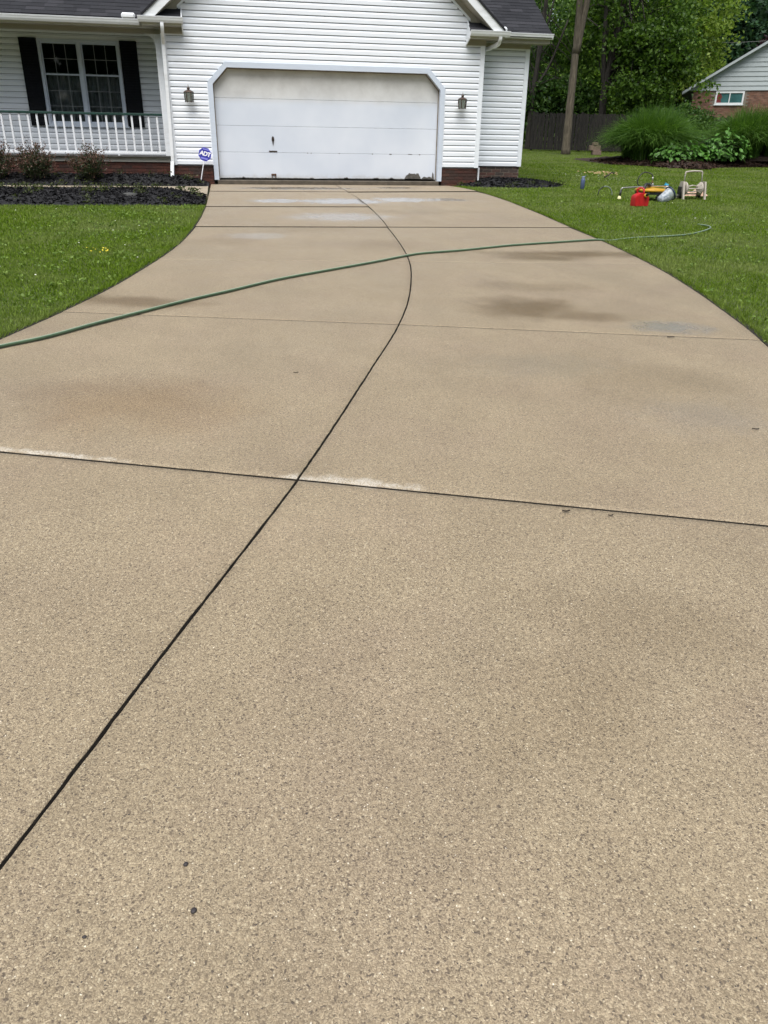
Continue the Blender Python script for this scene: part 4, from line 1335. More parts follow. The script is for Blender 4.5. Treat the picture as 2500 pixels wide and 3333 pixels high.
def chips(name, pts, size, mat, label):
    n = len(pts)
    P = np.array(pts)
    d = rng.normal(size=(n, 3)); d[:, 2] *= .35; d /= np.linalg.norm(d, axis=1)[:, None]
    b = np.cross(d, rng.normal(size=(n, 3)) * .4 + np.array([0, 0, 1])); b /= np.linalg.norm(b, axis=1)[:, None]
    c = np.cross(d, b)
    L = size * rng.uniform(.5, 1.6, (n, 1)); Wd = L * rng.uniform(.2, .45, (n, 1)); T = L * .16
    V = np.stack([P - d * L / 2 - b * Wd / 2, P + d * L / 2 - b * Wd / 2, P + d * L / 2 + b * Wd / 2, P - d * L / 2 + b * Wd / 2,
                  P - d * L / 2 * .8 + c * T, P + d * L / 2 * .8 + c * T], 1).reshape(-1, 3)
    i = np.arange(n)[:, None] * 6
    F = np.concatenate([i + np.array([[q]]).reshape(1, -1) for q in ([0, 1, 5], [0, 5, 4], [3, 4, 5], [3, 5, 2], [0, 4, 3], [1, 2, 5])], 1).reshape(-1, 3)
    return tag(obj(name, fastmesh(name, V, F, mat)), label, 'mulch', kind='stuff')
pts = []
for _ in range(6000):
    x, y, h = bed_right(random.uniform(.01, .99), random.uniform(0, .6) ** 1.3)
    pts.append((x, y, gz(y) + h + random.uniform(0, .03)))
chips('mulch_chips', pts, .09, MT['bchip'], 'loose brown bark chips in the bed under the tall grasses')

def silvergrass(c, rx, ry, h, n, label):
    root = empty('silvergrass', c)
    tag(root, label, 'ornamental grass', 'tall grasses on the mulch bed')
    seg = 6
    a = rng.uniform(0, 2 * np.pi, n)
    lean = rng.uniform(0.05, 1, n) ** .62
    L = h * rng.uniform(.85, 1.25, n) * (1 + .12 * lean)
    nk = 12
    ka = rng.uniform(0, 2 * np.pi, nk); kr = np.sqrt(rng.uniform(0, 1, nk)) * .52
    kc = np.stack([np.cos(ka) * kr * rx, np.sin(ka) * kr * ry], 1)
    kh = rng.uniform(.82, 1.08, nk)
    ki = rng.integers(0, nk, n)
    L = L * kh[ki]
    b0 = np.stack([kc[ki, 0] + rng.normal(0, .11, n), kc[ki, 1] + rng.normal(0, .11, n), np.zeros(n)], 1)
    a = a + rng.normal(0, .5, n)
    drift = rng.normal(0, .22, n)
    ts = np.linspace(0, 1, seg + 1)
    # arching: horizontal reach grows with t^2, height follows a falling parabola for outer blades
    reach = lean[:, None] * (ts ** 1.7)[None, :] * (L * .92)[:, None]
    zz = L[:, None] * (ts[None, :] - (lean ** 1.25)[:, None] * (.62 + .22 * rng.uniform(0, 1, n))[:, None] * ts[None, :] ** 2.6)
    zz = np.maximum(zz, .03)
    aa = a[:, None] + drift[:, None] * ts[None, :] ** 2 * 2.0
    px = b0[:, 0:1] + np.cos(aa) * reach * 1.0; py = b0[:, 1:2] + np.sin(aa) * reach * .85
    C = np.stack([px, py, zz], 2)
    w = .0135 * (1 - ts ** 2.2) + .0012
    side = np.stack([-np.sin(a + rng.uniform(-.9, .9, n)), np.cos(a + rng.uniform(-.9, .9, n)), rng.uniform(-.3, .3, n)], 1)
    Lf = C - side[:, None, :] * w[None, :, None]; Rt = C + side[:, None, :] * w[None, :, None]
    V = np.stack([Lf, Rt], 2).reshape(-1, 3)
    base = (np.arange(n) * (seg + 1) * 2)[:, None, None]
    s_ = (np.arange(seg) * 2)[None, :, None]
    F = (base + s_ + np.array([0, 1, 3, 2])[None, None, :]).reshape(-1, 4)
    obj('blades', fastmesh('blades', V, F, MT['misc']), root)
    MB().lathe([(rx * .45, -.05), (rx * .42, .08), (rx * .2, .16), (rx * .05, .2)], 14).build('crown_base', MT['bark_mulch'], root)
    return root
silvergrass((12.75, 9.95, gz(9.95) + .04), 2.0, 1.5, 1.72, 13000, 'tall arching silvergrass clump nearest the pale tree trunk')
silvergrass((17.0, 9.7, gz(9.7) + .20), 2.0, 1.5, 1.62, 12000, 'tall arching silvergrass clump at the right edge before the brick wall')

# ---------------------------------------------------------------- hydrangeas: broad leaves, the outer ones picked out singly
def ovate(L, W):
    v = [(0, 0, 0)]
    prof = [(.12, .55), (.35, 1.0), (.62, .82), (.85, .35)]
    for t, w in prof:
        d = -.22 * L * t * t
        v += [(W / 2 * w, L * t, d + .10 * W * w), (0, L * t, d), (-W / 2 * w, L * t, d + .10 * W * w)]
    v.append((0, L, -.24 * L))
    f = [(0, 1, 2), (0, 2, 3)]
    for i in range(3):
        a = 1 + 3 * i
        f += [(a, a + 3, a + 4, a + 1), (a + 1, a + 4, a + 5, a + 2)]
    f += [(10, 13, 11), (11, 13, 12)]
    return v, f
ov, of = ovate(1, .72)
leaf_me = []
for k in range(4):
    kk = (.8, 1.0, 1.18, 1.35)[k]
    leaf_me.append(mkmesh('leaf', ov, of, leaf_mat('hydrangea_leaf_%d' % k, sc((.060, .150, .026), kk), sc((.095, .21, .042), kk), .28, .36)))
def hydrangea(c, rx, ry, rz_, nleaf, label, seed):
    rr = random.Random(seed)
    root = empty('hydrangea', c)
    tag(root, label, 'shrub', 'hydrangeas on the mulch bed')
    mb = MB()
    for k in range(16):
        a = rr.uniform(0, 6.28)
        mb.tube(smooth_path([(math.cos(a) * .1, math.sin(a) * .1, -.05), (math.cos(a) * rx * .4, math.sin(a) * ry * .4, rz_ * .45), (math.cos(a) * rx * .75, math.sin(a) * ry * .75, rz_ * rr.uniform(.5, .85))], 3), .012, 5)
    mb.build('stems', MT['bark_dark'], root)
    # inner foliage
    m = 900
    d = rng.normal(size=(m, 3)); d[:, 2] = np.abs(d[:, 2]); d /= np.linalg.norm(d, axis=1)[:, None]
    P = d * np.array([rx, ry, rz_]) * (rng.uniform(.45, .92, m)[:, None])
    V, F = leaf_quads(P, d, .17, .7, .8)
    tag(obj('inner_foliage', fastmesh('inner_foliage', V, F, MT['hyd']), root), kind='stuff')
    for k in range(nleaf):
        a = rr.uniform(-math.pi, math.pi)
        if rr.random() < .65: a = rr.uniform(-2.9, -.1)        # the outer leaves on the open lawn side
        t = rr.uniform(0, 1) ** .8
        el = math.asin(min(1, t)) * .98
        bump = 1 + .14 * math.sin(a * 3 + seed) + .08 * math.sin(a * 7 + el * 5)
        p = (math.cos(a) * math.cos(el) * rx * bump, math.sin(a) * math.cos(el) * ry * bump, math.sin(el) * rz_ * bump * rr.uniform(.9, 1.08) + .02)
        o = obj('leaf', rr.choice(leaf_me), root, p)
        o.scale = (s_ := rr.uniform(.13, .21), s_, s_)
        o.rotation_euler = Euler((rr.uniform(-.9, .25), rr.uniform(-.35, .35), a - math.pi / 2 + rr.uniform(-.9, .9)), 'XYZ')
hydrangea((13.35, 8.75, gz(8.75) + .14), 1.0, .62, .56, 190, 'low spreading hydrangea beside the silvergrass clump', 3)
hydrangea((15.0, 8.9, gz(8.9) + .20), 1.08, .74, .84, 235, 'taller mounded hydrangea between the two grass clumps', 5)

# ---------------------------------------------------------------- black mulch beds by the house
def bed_front(u, w):           # between lawn and walkway
    x = lerp(-9.0, -2.70, u)
    y0 = -4.27
    y1 = -1.72 - .55 * max(0, min(1, (x + 3.5) / .8))
    y = lerp(y0, y1, w)
    return x, y, .10 * min(1, w * 5) * min(1, (1 - w) * 4) * min(1, (1 - u) * 9)
mound('mulch_bed', bed_front, 90, 26, MT['mulch'], 'black mulch bed between the lawn and the walkway', 2, .02)
def bed_back(u, w):
    x = lerp(-9.0, -2.66, u)
    y = lerp(-.66 - .02 * math.sin(x * 3), .47 if x < -3.42 else .03, w)
    return x, y, .02 + .13 * min(1, w * 2.2) * min(1, (1 - u) * 10 + .1)
mound('mulch_bed', bed_back, 90, 12, MT['mulch'], 'black mulch bed against the porch bricks', 3, .02)
def bed_corner(u, w):
    a = 2 * math.pi * u
    x = 4.20 + math.cos(a) * lerp(0, 1.42 if math.cos(a) > 0 else 1.45, w)
    y = .30 + math.sin(a) * lerp(0, .74 if math.sin(a) < 0 else .9, w)
    return x, y, .13 * (1 - w ** 2.2)
def corner_mound():
    v, f = [], []
    n, m = 56, 12
    rs = random.Random(5)
    for j in range(m + 1):
        for i in range(n):
            x, y, h = bed_corner(i / n, j / m)
            v.append((x, y, gz(y) + h + (rs.uniform(-.015, .015) if j < m else -.02)))
    for j in range(m):
        for i in range(n):
            f.append((j * n + i, j * n + (i + 1) % n, (j + 1) * n + (i + 1) % n, (j + 1) * n + i))
    return mkmesh('mulch_bed', v, f, MT['mulch'])
tag(obj('mulch_bed', corner_mound()), 'black mulch mound at the corner of the right wing', kind='structure')
pts = []
for _ in range(15000):
    k = random.random()
    if k < .55:
        x, y, h = bed_front(random.uniform(.25, 1), random.uniform(0.02, .98))
    elif k < .80:
        x, y, h = bed_back(random.uniform(.25, .99), random.uniform(.02, .98))
    else:
        x, y, h = bed_corner(random.random(), random.uniform(0, .97) ** .6)
        if y > .03 and x < 3.42: continue
        if y > .58 and x < 4.63: continue
    pts.append((x, y, gz(y) + h + random.uniform(.0, .025)))
chips('mulch_chips', pts, .045, MT['chip'], 'loose black mulch chips in the beds by the house')
# weeds
P = []
for _ in range(105):
    k = random.random()
    if k < .6: x, y, h = bed_front(random.uniform(.4, .995), random.choice((random.uniform(.0, 1), random.uniform(.75, 1))))
    elif k < .85: x, y, h = bed_back(random.uniform(.4, .98), random.uniform(0, .9))
    else: x, y, h = bed_corner(random.uniform(.5, 1), random.uniform(.85, 1.05))
    for _ in range(random.randint(8, 26)):
        P.append((x + random.gauss(0, .05), y + random.gauss(0, .05), gz(y) + h + random.uniform(.01, .10)))
V, F = leaf_quads(np.array(P), None, .05, .5, .3)
tag(obj('weeds', fastmesh('weeds', V, F, MT['weed'])), 'small green weeds sprouting from the black mulch', 'weeds', kind='stuff')
# grey flat stone in the bed
o = MB().lathe([(.01, .0), (.11, .01), (.10, .045), (.02, .055)], 7).build('flat_stone', simple('grey_stone', (.09, .09, .085), .8, .2, 15))
o.location = (-3.95, -3.7, gz(-3.7) + .09); o.scale = (1.2, .7, 1); tag(o, 'flat grey stone lying on the black mulch near the lawn', 'stone')

# ---------------------------------------------------------------- reddish shrubs before the porch
def porch_shrub(c, r, h, label, seed):
    root = empty('porch_shrub', c)
    tag(root, label, 'shrub', 'reddish shrubs in front of the porch')
    rr = random.Random(seed)
    mb = MB()
    tips = []
    for k in range(46):
        a = rr.uniform(0, 6.28); q = rr.uniform(.15, 1)
        hh = h * rr.uniform(.55, 1.05) * (1 - .35 * q * q)
        e = (math.cos(a) * r * q, math.sin(a) * r * q * .9, hh)
        tips.append(e)
        mb.tube(smooth_path([(math.cos(a) * .03, math.sin(a) * .03, -.02), (e[0] * .55, e[1] * .55, hh * .55), e], 3), [.008, .007, .006, .006, .005, .004, .003], 4)
    mb.build('stems', MT['bark_dark'], root)
    G, Rr = [], []
    for e in tips:
        for _ in range(95):
            t = rr.uniform(.25, 1.02)
            p = (e[0] * t + rr.gauss(0, .045), e[1] * t + rr.gauss(0, .045), e[2] * t + rr.gauss(0, .035))
            (Rr if (rr.random() < .15 + .75 * max(0, t - .55) / .45) else G).append(p)
    V, F = leaf_quads(np.array(G), None, .042, .6, .4)
    obj('leaves', fastmesh('leaves', V, F, MT['shrub_g']), root)
    V, F = leaf_quads(np.array(Rr), None, .038, .6, .4)
    obj('tip_leaves', fastmesh('tip_leaves', V, F, MT['shrub_r']), root)
porch_shrub((-5.03, -.36, gz(-.36) + .08), .44, .70, 'reddish green shrub closest to the downspout, before the porch railing', 1)
porch_shrub((-6.12, -.36, gz(-.36) + .08), .46, .72, 'reddish green shrub in the middle of the row before the porch', 2)
porch_shrub((-6.86, -.36, gz(-.36) + .08), .46, .76, 'reddish green shrub cut by the left edge, before the porch', 3)

# ================================================================ garden hose across the drive
HP = [(-5.2, -14.2), (-4.5, -13.63), (-3.9, -13.1), (-3.64, -12.87), (-3.38, -12.54), (-3.08, -12.19), (-2.74, -11.8), (-2.35, -11.4), (-1.9, -10.92), (-1.41, -10.51), (-.85, -10.06), (-.33, -9.61), (-.09, -9.46),
      (.41, -9.28), (1.1, -8.95), (1.81, -8.72), (2.45, -8.53)]
HG = [(2.65, -8.49), (2.95, -8.34), (3.2, -8.23), (3.66, -8.18), (4.02, -8.06), (4.4, -7.8), (4.8, -7.42), (4.95, -7.15), (4.9, -6.92)]
hr = .0128
path = smooth_path([(x, y, gz(y) + hr + .003) for x, y in HP] + [(x, y, gz(y) + hr + (-.008 if 3.3 < x else -.018)) for x, y in HG], 6)
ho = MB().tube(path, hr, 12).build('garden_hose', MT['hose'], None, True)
tag(ho, 'green garden hose stretched across the driveway into the lawn', 'hose')

# ================================================================ things left on the right lawn
b = empty('water_bottle', (5.69, -.70, gz(-.7)))
tag(b, 'slim powder blue water bottle standing on the lawn near the mulch mound', 'bottle')
MB().lathe([(.040, .0), (.047, .006), (.047, .19), (.044, .205), (.034, .222)], 18).build('body', MT['bottle_blue'], b, True)
MB().lathe([(.033, .223), (.034, .228), (.034, .262), (.030, .268)], 16).build('lid', MT['bottle_lid'], b, True)
MB().tube(smooth_path([(.030, 0, .255), (.050, 0, .262), (.058, 0, .285), (.050, 0, .295)], 4), .006, 6).build('carry_loop', MT['bottle_blue'], b)

a = empty('hose_offcut', (5.56, -2.2, gz(-2.2)))
tag(a, 'short hose piece arching out of the grass, black at one end', 'hose')
arc = [(-.17 * math.cos(t), .05 * math.sin(t * .5), .165 * math.sin(t) + .01) for t in np.linspace(-.12, math.pi + .12, 18)]
MB().tube(arc[:8], .011, 8).build('dark_end', MT['black_rubber'], a, True)
MB().tube(arc[7:], .0112, 8).build('pale_end', MT['grey_hose'], a, True)

# fuel can
c = empty('fuel_can', (5.25, -4.30, gz(-4.3)), R(8))
tag(c, 'red plastic fuel can with spout on the lawn', 'fuel can')
prof = [(-.142, .0), (.142, .0), (.147, .02), (.147, .150), (.135, .172), (.045, .232), (-.02, .238), (-.135, .185), (-.147, .165), (-.147, .02)]
bm = bmesh.new()
vv = [bm.verts.new((x, -.085, z)) for x, z in prof]
fc = bm.faces.new(vv)
ext = bmesh.ops.extrude_face_region(bm, geom=[fc])
for q in ext['geom']:
    if isinstance(q, bmesh.types.BMVert): q.co.y += .17
bmesh.ops.recalc_face_normals(bm, faces=bm.faces[:])
bmesh.ops.bevel(bm, geom=bm.edges[:], offset=.012, segments=2, affect='EDGES')
me = bpy.data.meshes.new('tank'); bm.to_mesh(me); bm.free(); me.materials.append(MT['red_plastic'])
obj('tank', me, c)
MB().tube(smooth_path([(-.03, .06, .225), (-.045, .05, .285), (.0, .02, .318), (.03, -.03, .295), (.03, -.05, .235)], 5), .017, 8).build('handle', MT['red_plastic'], c, True)
MB().lathe([(.034, 0), (.036, .01), (.036, .03), (.030, .034)], 14).xf(Matrix.Translation((.045, -.088, .185)) @ Matrix.Rotation(R(68), 4, 'X')).build('collar', MT['yellow_plastic'], c, True)
MB().lathe([(.026, 0), (.026, .018), (.016, .03), (.013, .075), (.009, .078)], 12).xf(Matrix.Translation((.045, -.118, .198)) @ Matrix.Rotation(R(62), 4, 'X')).build('spout', MT['black_rubber'], c, True)
for x in (-.07, .07):
    boxo('moulded_rib', x - .006, x + .006, -.0885, -.083, .03, .15, MT['red_plastic'], c)

# surface cleaner with bent wand
w = empty('surface_cleaner', (6.14, -3.02, gz(-3.02)))
tag(w, 'yellow round surface cleaner with steel wand and black hose loop on the lawn', 'cleaner')
MB().lathe([(.300, .150), (.318, .153), (.322, .185), (.305, .200), (.25, .208), (.18, .212), (.09, .222), (.05, .232)], 28).build('housing', MT['yellow_plastic'], w, True)
MB().lathe([(.300, .100), (.306, .152)], 28, caps=False).build('brush_skirt', MT['black_rubber'], w)
for k in range(3):
    aa = 2 * math.pi * k / 3 + .5
    MB().lathe([(.012, -.015), (.035, -.014), (.035, .014), (.012, .015)], 12).xf(Matrix.Translation((.29 * math.cos(aa), .29 * math.sin(aa), .045)) @ Matrix.Rotation(R(90), 4, 'Y')).build('caster', MT['black_rubber'], w)
MB().tube(smooth_path([(.30, -.02, .248), (.05, -.02, .246), (-.30, -.02, .232), (-.60, -.02, .216), (-.645, -.02, .205), (-.662, -.02, .165), (-.664, -.02, .15)], 5), .014, 10).build('wand', MT['steel'], w, True)
MB().tube([(-.664, -.02, .165), (-.672, -.02, .055)], .021, 10).build('grip', MT['black_rubber'], w, True)
MB().lathe([(.046, .0), (.040, .02), (.022, .065)], 10, (-.678, -.02, .0)).build('nozzle_guard', simple('pale_yellow_plastic', (.62, .58, .30), .5), w, True)
MB().tube([(.015, 0, .24), (.010, 0, .30)], .028, 10).build('swivel', MT['steel'], w, True)
MB().tube([(.010, 0, .30), (.002, 0, .38), (0, 0, .42)], [.016, .013, .012], 8).build('fitting', MT['steel'], w, True)
MB().tube(smooth_path([(0, 0, .41), (-.005, .02, .455), (-.07, .05, .49), (-.17, .06, .50), (-.26, .05, .44), (-.30, .04, .35), (-.28, .03, .27), (-.20, .02, .235)], 6), .0105, 8).build('hose_loop', MT['black_rubber'], w, True)
MB().tube(smooth_path([(-.08, -.08, .265), (-.16, -.10, .285), (-.22, -.14, .25), (-.24, -.17, .14), (-.235, -.19, .05)], 5), .030, 10).build('trigger_gun', MT['black_rubber'], w, True)
MB().tube(smooth_path([(-.12, -.06, .28), (-.07, -.06, .315), (-.02, -.06, .285), (-.05, -.06, .25)], 5), .008, 6).build('hose_clip', MT['black_rubber'], w, True)
for x, y in ((-.37, -.2), (.24, -.22)):
    MB().tube([(x, y, .05), (x, y, .20)], .011, 8).build('support_leg', MT['black_rubber'], w)
    MB().lathe([(.018, .20), (.018, .225), (.012, .232)], 10, (x, y, 0)).build('leg_cap', MT['yellow_plastic'], w)
boxo('deck_plate', -.06, .34, -.06, .06, .2335, .2445, MT['yellow_plastic'], w, .004)

# tipped clear tub
t_ = empty('clear_tub', (6.25, -3.42, gz(-3.42)), R(-8))
tag(t_, 'clear plastic tub with navy rim lying tipped in the grass', 'tub')
mt_ = Matrix.Translation((.05, .03, .112)) @ Vector((.80, .22, .48)).to_track_quat('Z', 'Y').to_matrix().to_4x4()
MB().lathe([(.01, -.20), (.07, -.195), (.082, -.16), (.122, .075), (.126, .085), (.120, .085), (.116, .075), (.078, -.155), (.066, -.185), (.01, -.188)], 24, caps=False).xf(mt_).build('body', MT['clear'], t_, True)
MB().lathe([(.128, .066), (.142, .068), (.142, .092), (.126, .094), (.122, .088)], 24, caps=False).xf(mt_).build('rim', MT['navy'], t_, True)
# a crumpled liner inside gives it the cloudy look
MB().lathe([(.02, -.18), (.066, -.17), (.072, -.12), (.060, -.07), (.075, -.03), (.03, .0)], 14).xf(mt_).build('liner', MT['clear'], t_, True)

d = empty('drink_bottle', (6.815, -2.40, gz(-2.4)))
tag(d, 'green tinted drink bottle with blue and white cap behind the clear tub', 'bottle')
MB().lathe([(.042, .0), (.048, .01), (.046, .13), (.043, .16), (.040, .178)], 16).build('body', MT['clear'], d, True)
MB().lathe([(.038, .005), (.043, .012), (.041, .12)], 14).build('drink', MT['green_liquid'], d, True)
MB().lathe([(.046, .176), (.048, .18), (.048, .208), (.046, .21)], 16).build('collar', MT['sign_white'], d, True)
MB().lathe([(.047, .2105), (.047, .238), (.030, .248)], 16).build('cap', MT['cap_cyan'], d, True)
MB().lathe([(.012, .248), (.013, .265), (.008, .268)], 8, (-.022, 0, 0)).build('mouthpiece', MT['cap_cyan'], d, True)

# hose reel cart
h = empty('hose_reel', (7.11, -2.93, gz(-2.93)), R(-4))
tag(h, 'empty beige plastic hose reel cart with upright handle on the lawn', 'hose reel')
for s in (-1, 1):
    pan = [(s * .215, -.15, .0), (s * .215, -.105, .0), (s * .215, -.055, .15), (s * .215, .055, .15), (s * .215, .12, .0), (s * .215, .165, .0), (s * .215, .09, .26), (s * .215, .06, .335), (s * .215, -.06, .335), (s * .215, -.085, .26)]
    MB().prism(pan, 0, (s * .034, 0, 0)).build('side_frame', MT['beige_plastic'], h)
    MB().lathe([(.02, -.012), (.125, -.010), (.130, 0), (.125, .010), (.02, .012)], 24).xf(Matrix.Translation((s * .165, 0, .20)) @ Matrix.Rotation(R(90), 4, 'Y')).build('drum_flange', MT['beige_plastic'], h, True)
    MB().lathe([(.045, 0), (.05, .002), (.112, .055), (.118, .06), (.04, .06)], 20).xf(Matrix.Translation((s * .095, 0, .20)) @ Matrix.Rotation(R(90 * s), 4, 'Y')).build('drum_cone', MT['beige_plastic'], h, True)
    for k in range(8):
        aa = 2 * math.pi * k / 8
        MB().tube([(s * .10, .055 * math.cos(aa), .20 + .055 * math.sin(aa)), (s * .152, .116 * math.cos(aa), .20 + .116 * math.sin(aa))], .006, 5).build('drum_rib', MT['beige_plastic'], h)
    MB().lathe([(.01, -.016), (.075, -.016), (.08, 0), (.075, .016), (.01, .016)], 18).xf(Matrix.Translation((s * .195, .09, .075)) @ Matrix.Rotation(R(90), 4, 'Y')).build('wheel', MT['black_rubber'], h, True)
for k in range(6):
    aa = 2 * math.pi * k / 6
    MB().tube([(-.10, .05 * math.cos(aa), .20 + .05 * math.sin(aa)), (0, .072 * math.cos(aa), .20 + .072 * math.sin(aa)), (.10, .05 * math.cos(aa), .20 + .05 * math.sin(aa))], .009, 6).build('drum_bar', MT['beige_plastic'], h)
for s in (-1, 1):
    MB().tube([(s * .19, .03, .33), (s * .185, .04, .44), (s * .178, .045, .485)], .012, 8).build('handle_tube', simple('aluminium_tube', (.42, .40, .36), .4, metal=.5), h, True)
MB().tube(smooth_path([(-.185, .044, .46), (-.175, .046, .50), (-.145, .046, .515), (0, .046, .530), (.145, .046, .525), (.175, .046, .51), (.185, .044, .47)], 5), .017, 8).build('handle_grip', MT['beige_plastic'], h, True)
boxo('crank_housing', -.30, -.251, -.05, .05, .09, .24, MT['black_rubber'], h, .012)
MB().tube([(-.28, -.03, .10), (-.30, -.06, .06), (-.42, -.06, .045)], .012, 8).build('crank_handle', MT['black_rubber'], h, True)
boxo('cross_brace', -.214, .214, .05, .08, .085, .115, MT['beige_plastic'], h, .004)

# towel behind the reel
def towel():
    n, m = 34, 16
    v, f = [], []
    for j in range(m + 1):
        for i in range(n + 1):
            u, q = i / n, j / m
            env = math.sin(math.pi * u) ** .5 * math.sin(math.pi * q) ** .6
            zz = env * (.075 + .03 * math.sin(u * 11 + q * 3) + .022 * math.sin(u * 23 - q * 9) + .045 * max(0, u - .6) * 2.2)
            v.append(((u - .5) * .56 + .03 * math.sin(q * 5), (q - .5) * .26 + .03 * math.sin(u * 7), .02 + zz))
    for j in range(m):
        for i in range(n):
            a_ = j * (n + 1) + i
            f.append((a_, a_ + 1, a_ + n + 2, a_ + n + 1))
    return mkmesh('towel', v, f, MT['cloth'], True)
tag(obj('towel', towel(), None, (7.33, -2.62, gz(-2.62) + .02)), 'crumpled pinkish tan towel on the grass behind the hose reel', 'towel')

tag(MB().tube(smooth_path([(7.62, 2.25, gz(2.25) + .05), (7.85, 2.5, gz(2.5) + .10), (8.0, 2.7, gz(2.7) + .13), (8.22, 2.95, gz(2.95) + .11)], 4), [.02] * 4 + [.017] * 9, 6).build('stick', MT['twig']), 'dark bent stick on the lawn beyond the tools', 'stick')

# ---------------------------------------------------------------- small litter on the concrete
def twig(pts, r, label):
    cx, cy = sum(p[0] for p in pts) / len(pts), sum(p[1] for p in pts) / len(pts)
    pts = [(cx + (x - cx) * .45, cy + (y - cy) * .45) for x, y in pts]
    r = r * 1.2
    tag(MB().tube(smooth_path([(x, y, gz(y) + .004 + r) for x, y in pts], 3), r, 5).build('twig', MT['twig']), label, 'twig')
twig([(.80, -13.335), (.85, -13.345), (.90, -13.33), (.93, -13.345)], .0035, 'small dark twig on the right slab near the wet glint')
twig([(.30, -15.16), (.34, -15.18), (.38, -15.175)], .0025, 'tiny dark twig near the right edge of the driveway')
twig([(-2.02, -13.87), (-1.99, -13.89), (-1.95, -13.875)], .002, 'tiny dark twig left of the center joint')
twig([(-1.08, -15.92), (-1.05, -15.935), (-1.01, -15.925)], .003, 'dark sliver drawn for a small gouge just below the near cross joint')  # this and the next sliver stand in for small gouges in the concrete
twig([(-.90, -15.985), (-.88, -15.995), (-.85, -15.985)], .002, 'thin dark sliver drawn for a small gouge below the near cross joint, right of the other')
for (x, y, r, lb) in ((-2.53, -17.385, .0055, 'dark pebble on the concrete, upper of the two near bottom left'), (-2.51, -17.50, .0065, 'dark pebble on the concrete, lower of the two near bottom left'), (-2.72, -17.52, .004, 'tiny dark pebble at the bottom left of the driveway')):
    o = MB().lathe([(.1, -.3), (.8, -.1), (1, .15), (.7, .55), (.1, .7)], 9).build('pebble', MT['pebble'], None, True)
    o.scale = (r * 1.2, r, r); o.location = (x, y, gz(y) + r * .3); o.rotation_euler = (0, 0, x * 7)
    tag(o, lb, 'pebble')

# ================================================================ lawn
def lawn(name, label, xfn, y0, y1, ok, dens0, d0, hmul=1.0):
    P = []
    area_y = y1 - y0
    xs_lo = min(xfn(y)[0] for y in np.linspace(y0, y1, 60)); xs_hi = max(xfn(y)[1] for y in np.linspace(y0, y1, 60))
    n = int((xs_hi - xs_lo) * area_y * dens0)
    ys = rng.uniform(y0, y1, n); xs = rng.uniform(xs_lo, xs_hi, n)
    gy = np.linspace(y0, y1, 400)
    lo = np.interp(ys, gy, [xfn(y)[0] for y in gy]); hi = np.interp(ys, gy, [xfn(y)[1] for y in gy])
    d = np.hypot(xs - CAM.x, ys - CAM.y)
    keep = (xs > lo) & (xs < hi) & (rng.uniform(0, 1, n) < np.minimum(1, (d0 / d) ** 1.75)) & ok(xs, ys)
    xs, ys, d = xs[keep], ys[keep], d[keep]
    n = len(xs)
    # mowing clumps: height drifts
    hn = .5 + .5 * np.sin(xs * 3.1 + 2 * np.sin(ys * 1.7)) * np.sin(ys * 2.3 + xs)
    h = hmul * rng.uniform(.014, .040, n) * (.85 + .3 * hn)
    w = .0025 * np.maximum(1, d / d0) ** .9 * rng.uniform(.8, 1.6, n)
    a = rng.uniform(0, 2 * np.pi, n)
    ln = rng.uniform(.1, .95, n) * h
    la = rng.uniform(0, 2 * np.pi, n)
    z = G0 + GS * ys - .014
    B = np.stack([xs, ys, z], 1)
    s = np.stack([np.cos(a), np.sin(a), 0 * a], 1) * w[:, None]
    T = B + np.stack([np.cos(la) * ln, np.sin(la) * ln, h], 1)
    Mp = B + np.stack([np.cos(la) * ln * .35, np.sin(la) * ln * .35, h * .62], 1)
    V = np.stack([B - s, B + s, Mp + s * .8, Mp - s * .8, T], 1).reshape(-1, 3)
    i = np.arange(n)[:, None] * 5
    F = np.concatenate([i + np.array([[0, 1, 2]]), i + np.array([[0, 2, 3]]), i + np.array([[3, 2, 4]])], 1).reshape(-1, 3)
    print(name, n, 'blades')
    return tag(obj(name, fastmesh(name, V, F, MT['grass'])), label, 'grass', kind='stuff')
vL = np.vectorize(fL); vR = np.vectorize(fR)
lawn('lawn_grass', 'mown grass left of the driveway', lambda y: (-5.3 - .24 * (y + 12.86) - .0, fL(max(-26, y)) - .070), -14.2, -4.22, lambda x, y: np.ones_like(x, bool), 4600, 8.5)
def ok_right(x, y):
    k = np.ones_like(x, bool)
    k &= ~((x < 4.66) & (y > .45))
    ex = (x - 4.20) / 1.42; ey = np.where(y < .30, (y - .30) / .74, (y - .30) / .9)
    k &= (ex ** 2 + ey ** 2) > 1.0
    u = np.clip((x - 11.0) / 9.5, 0, 1)
    front = 9.15 - 1.35 * np.exp(-((u - .2) / .12) ** 2) - 1.2 * np.clip((u - .1) / .15, 0, 1) * (1 - np.clip(u - .3, 0, 1)) + np.clip(u - .35, 0, 1)
    k &= ~((x > 11.0) & (y > front) & (y < 12.7))
    k &= ~((x < 3.42) & (y > -.02))
    return k
lawn('lawn_grass', 'mown grass right of the driveway', lambda y: ((fR(y) + .070) if y < .3 else 3.4, 2.9 + .70 * (y + 13.7)), -14.4, 9.6, ok_right, 3800, 9.0)
lawn('lawn_grass', 'shaded grass running back to the fence', lambda y: (4.66, 3.2 + .70 * (y + 13.7)), 9.6, 21.5, ok_right, 900, 22.0, 1.2)
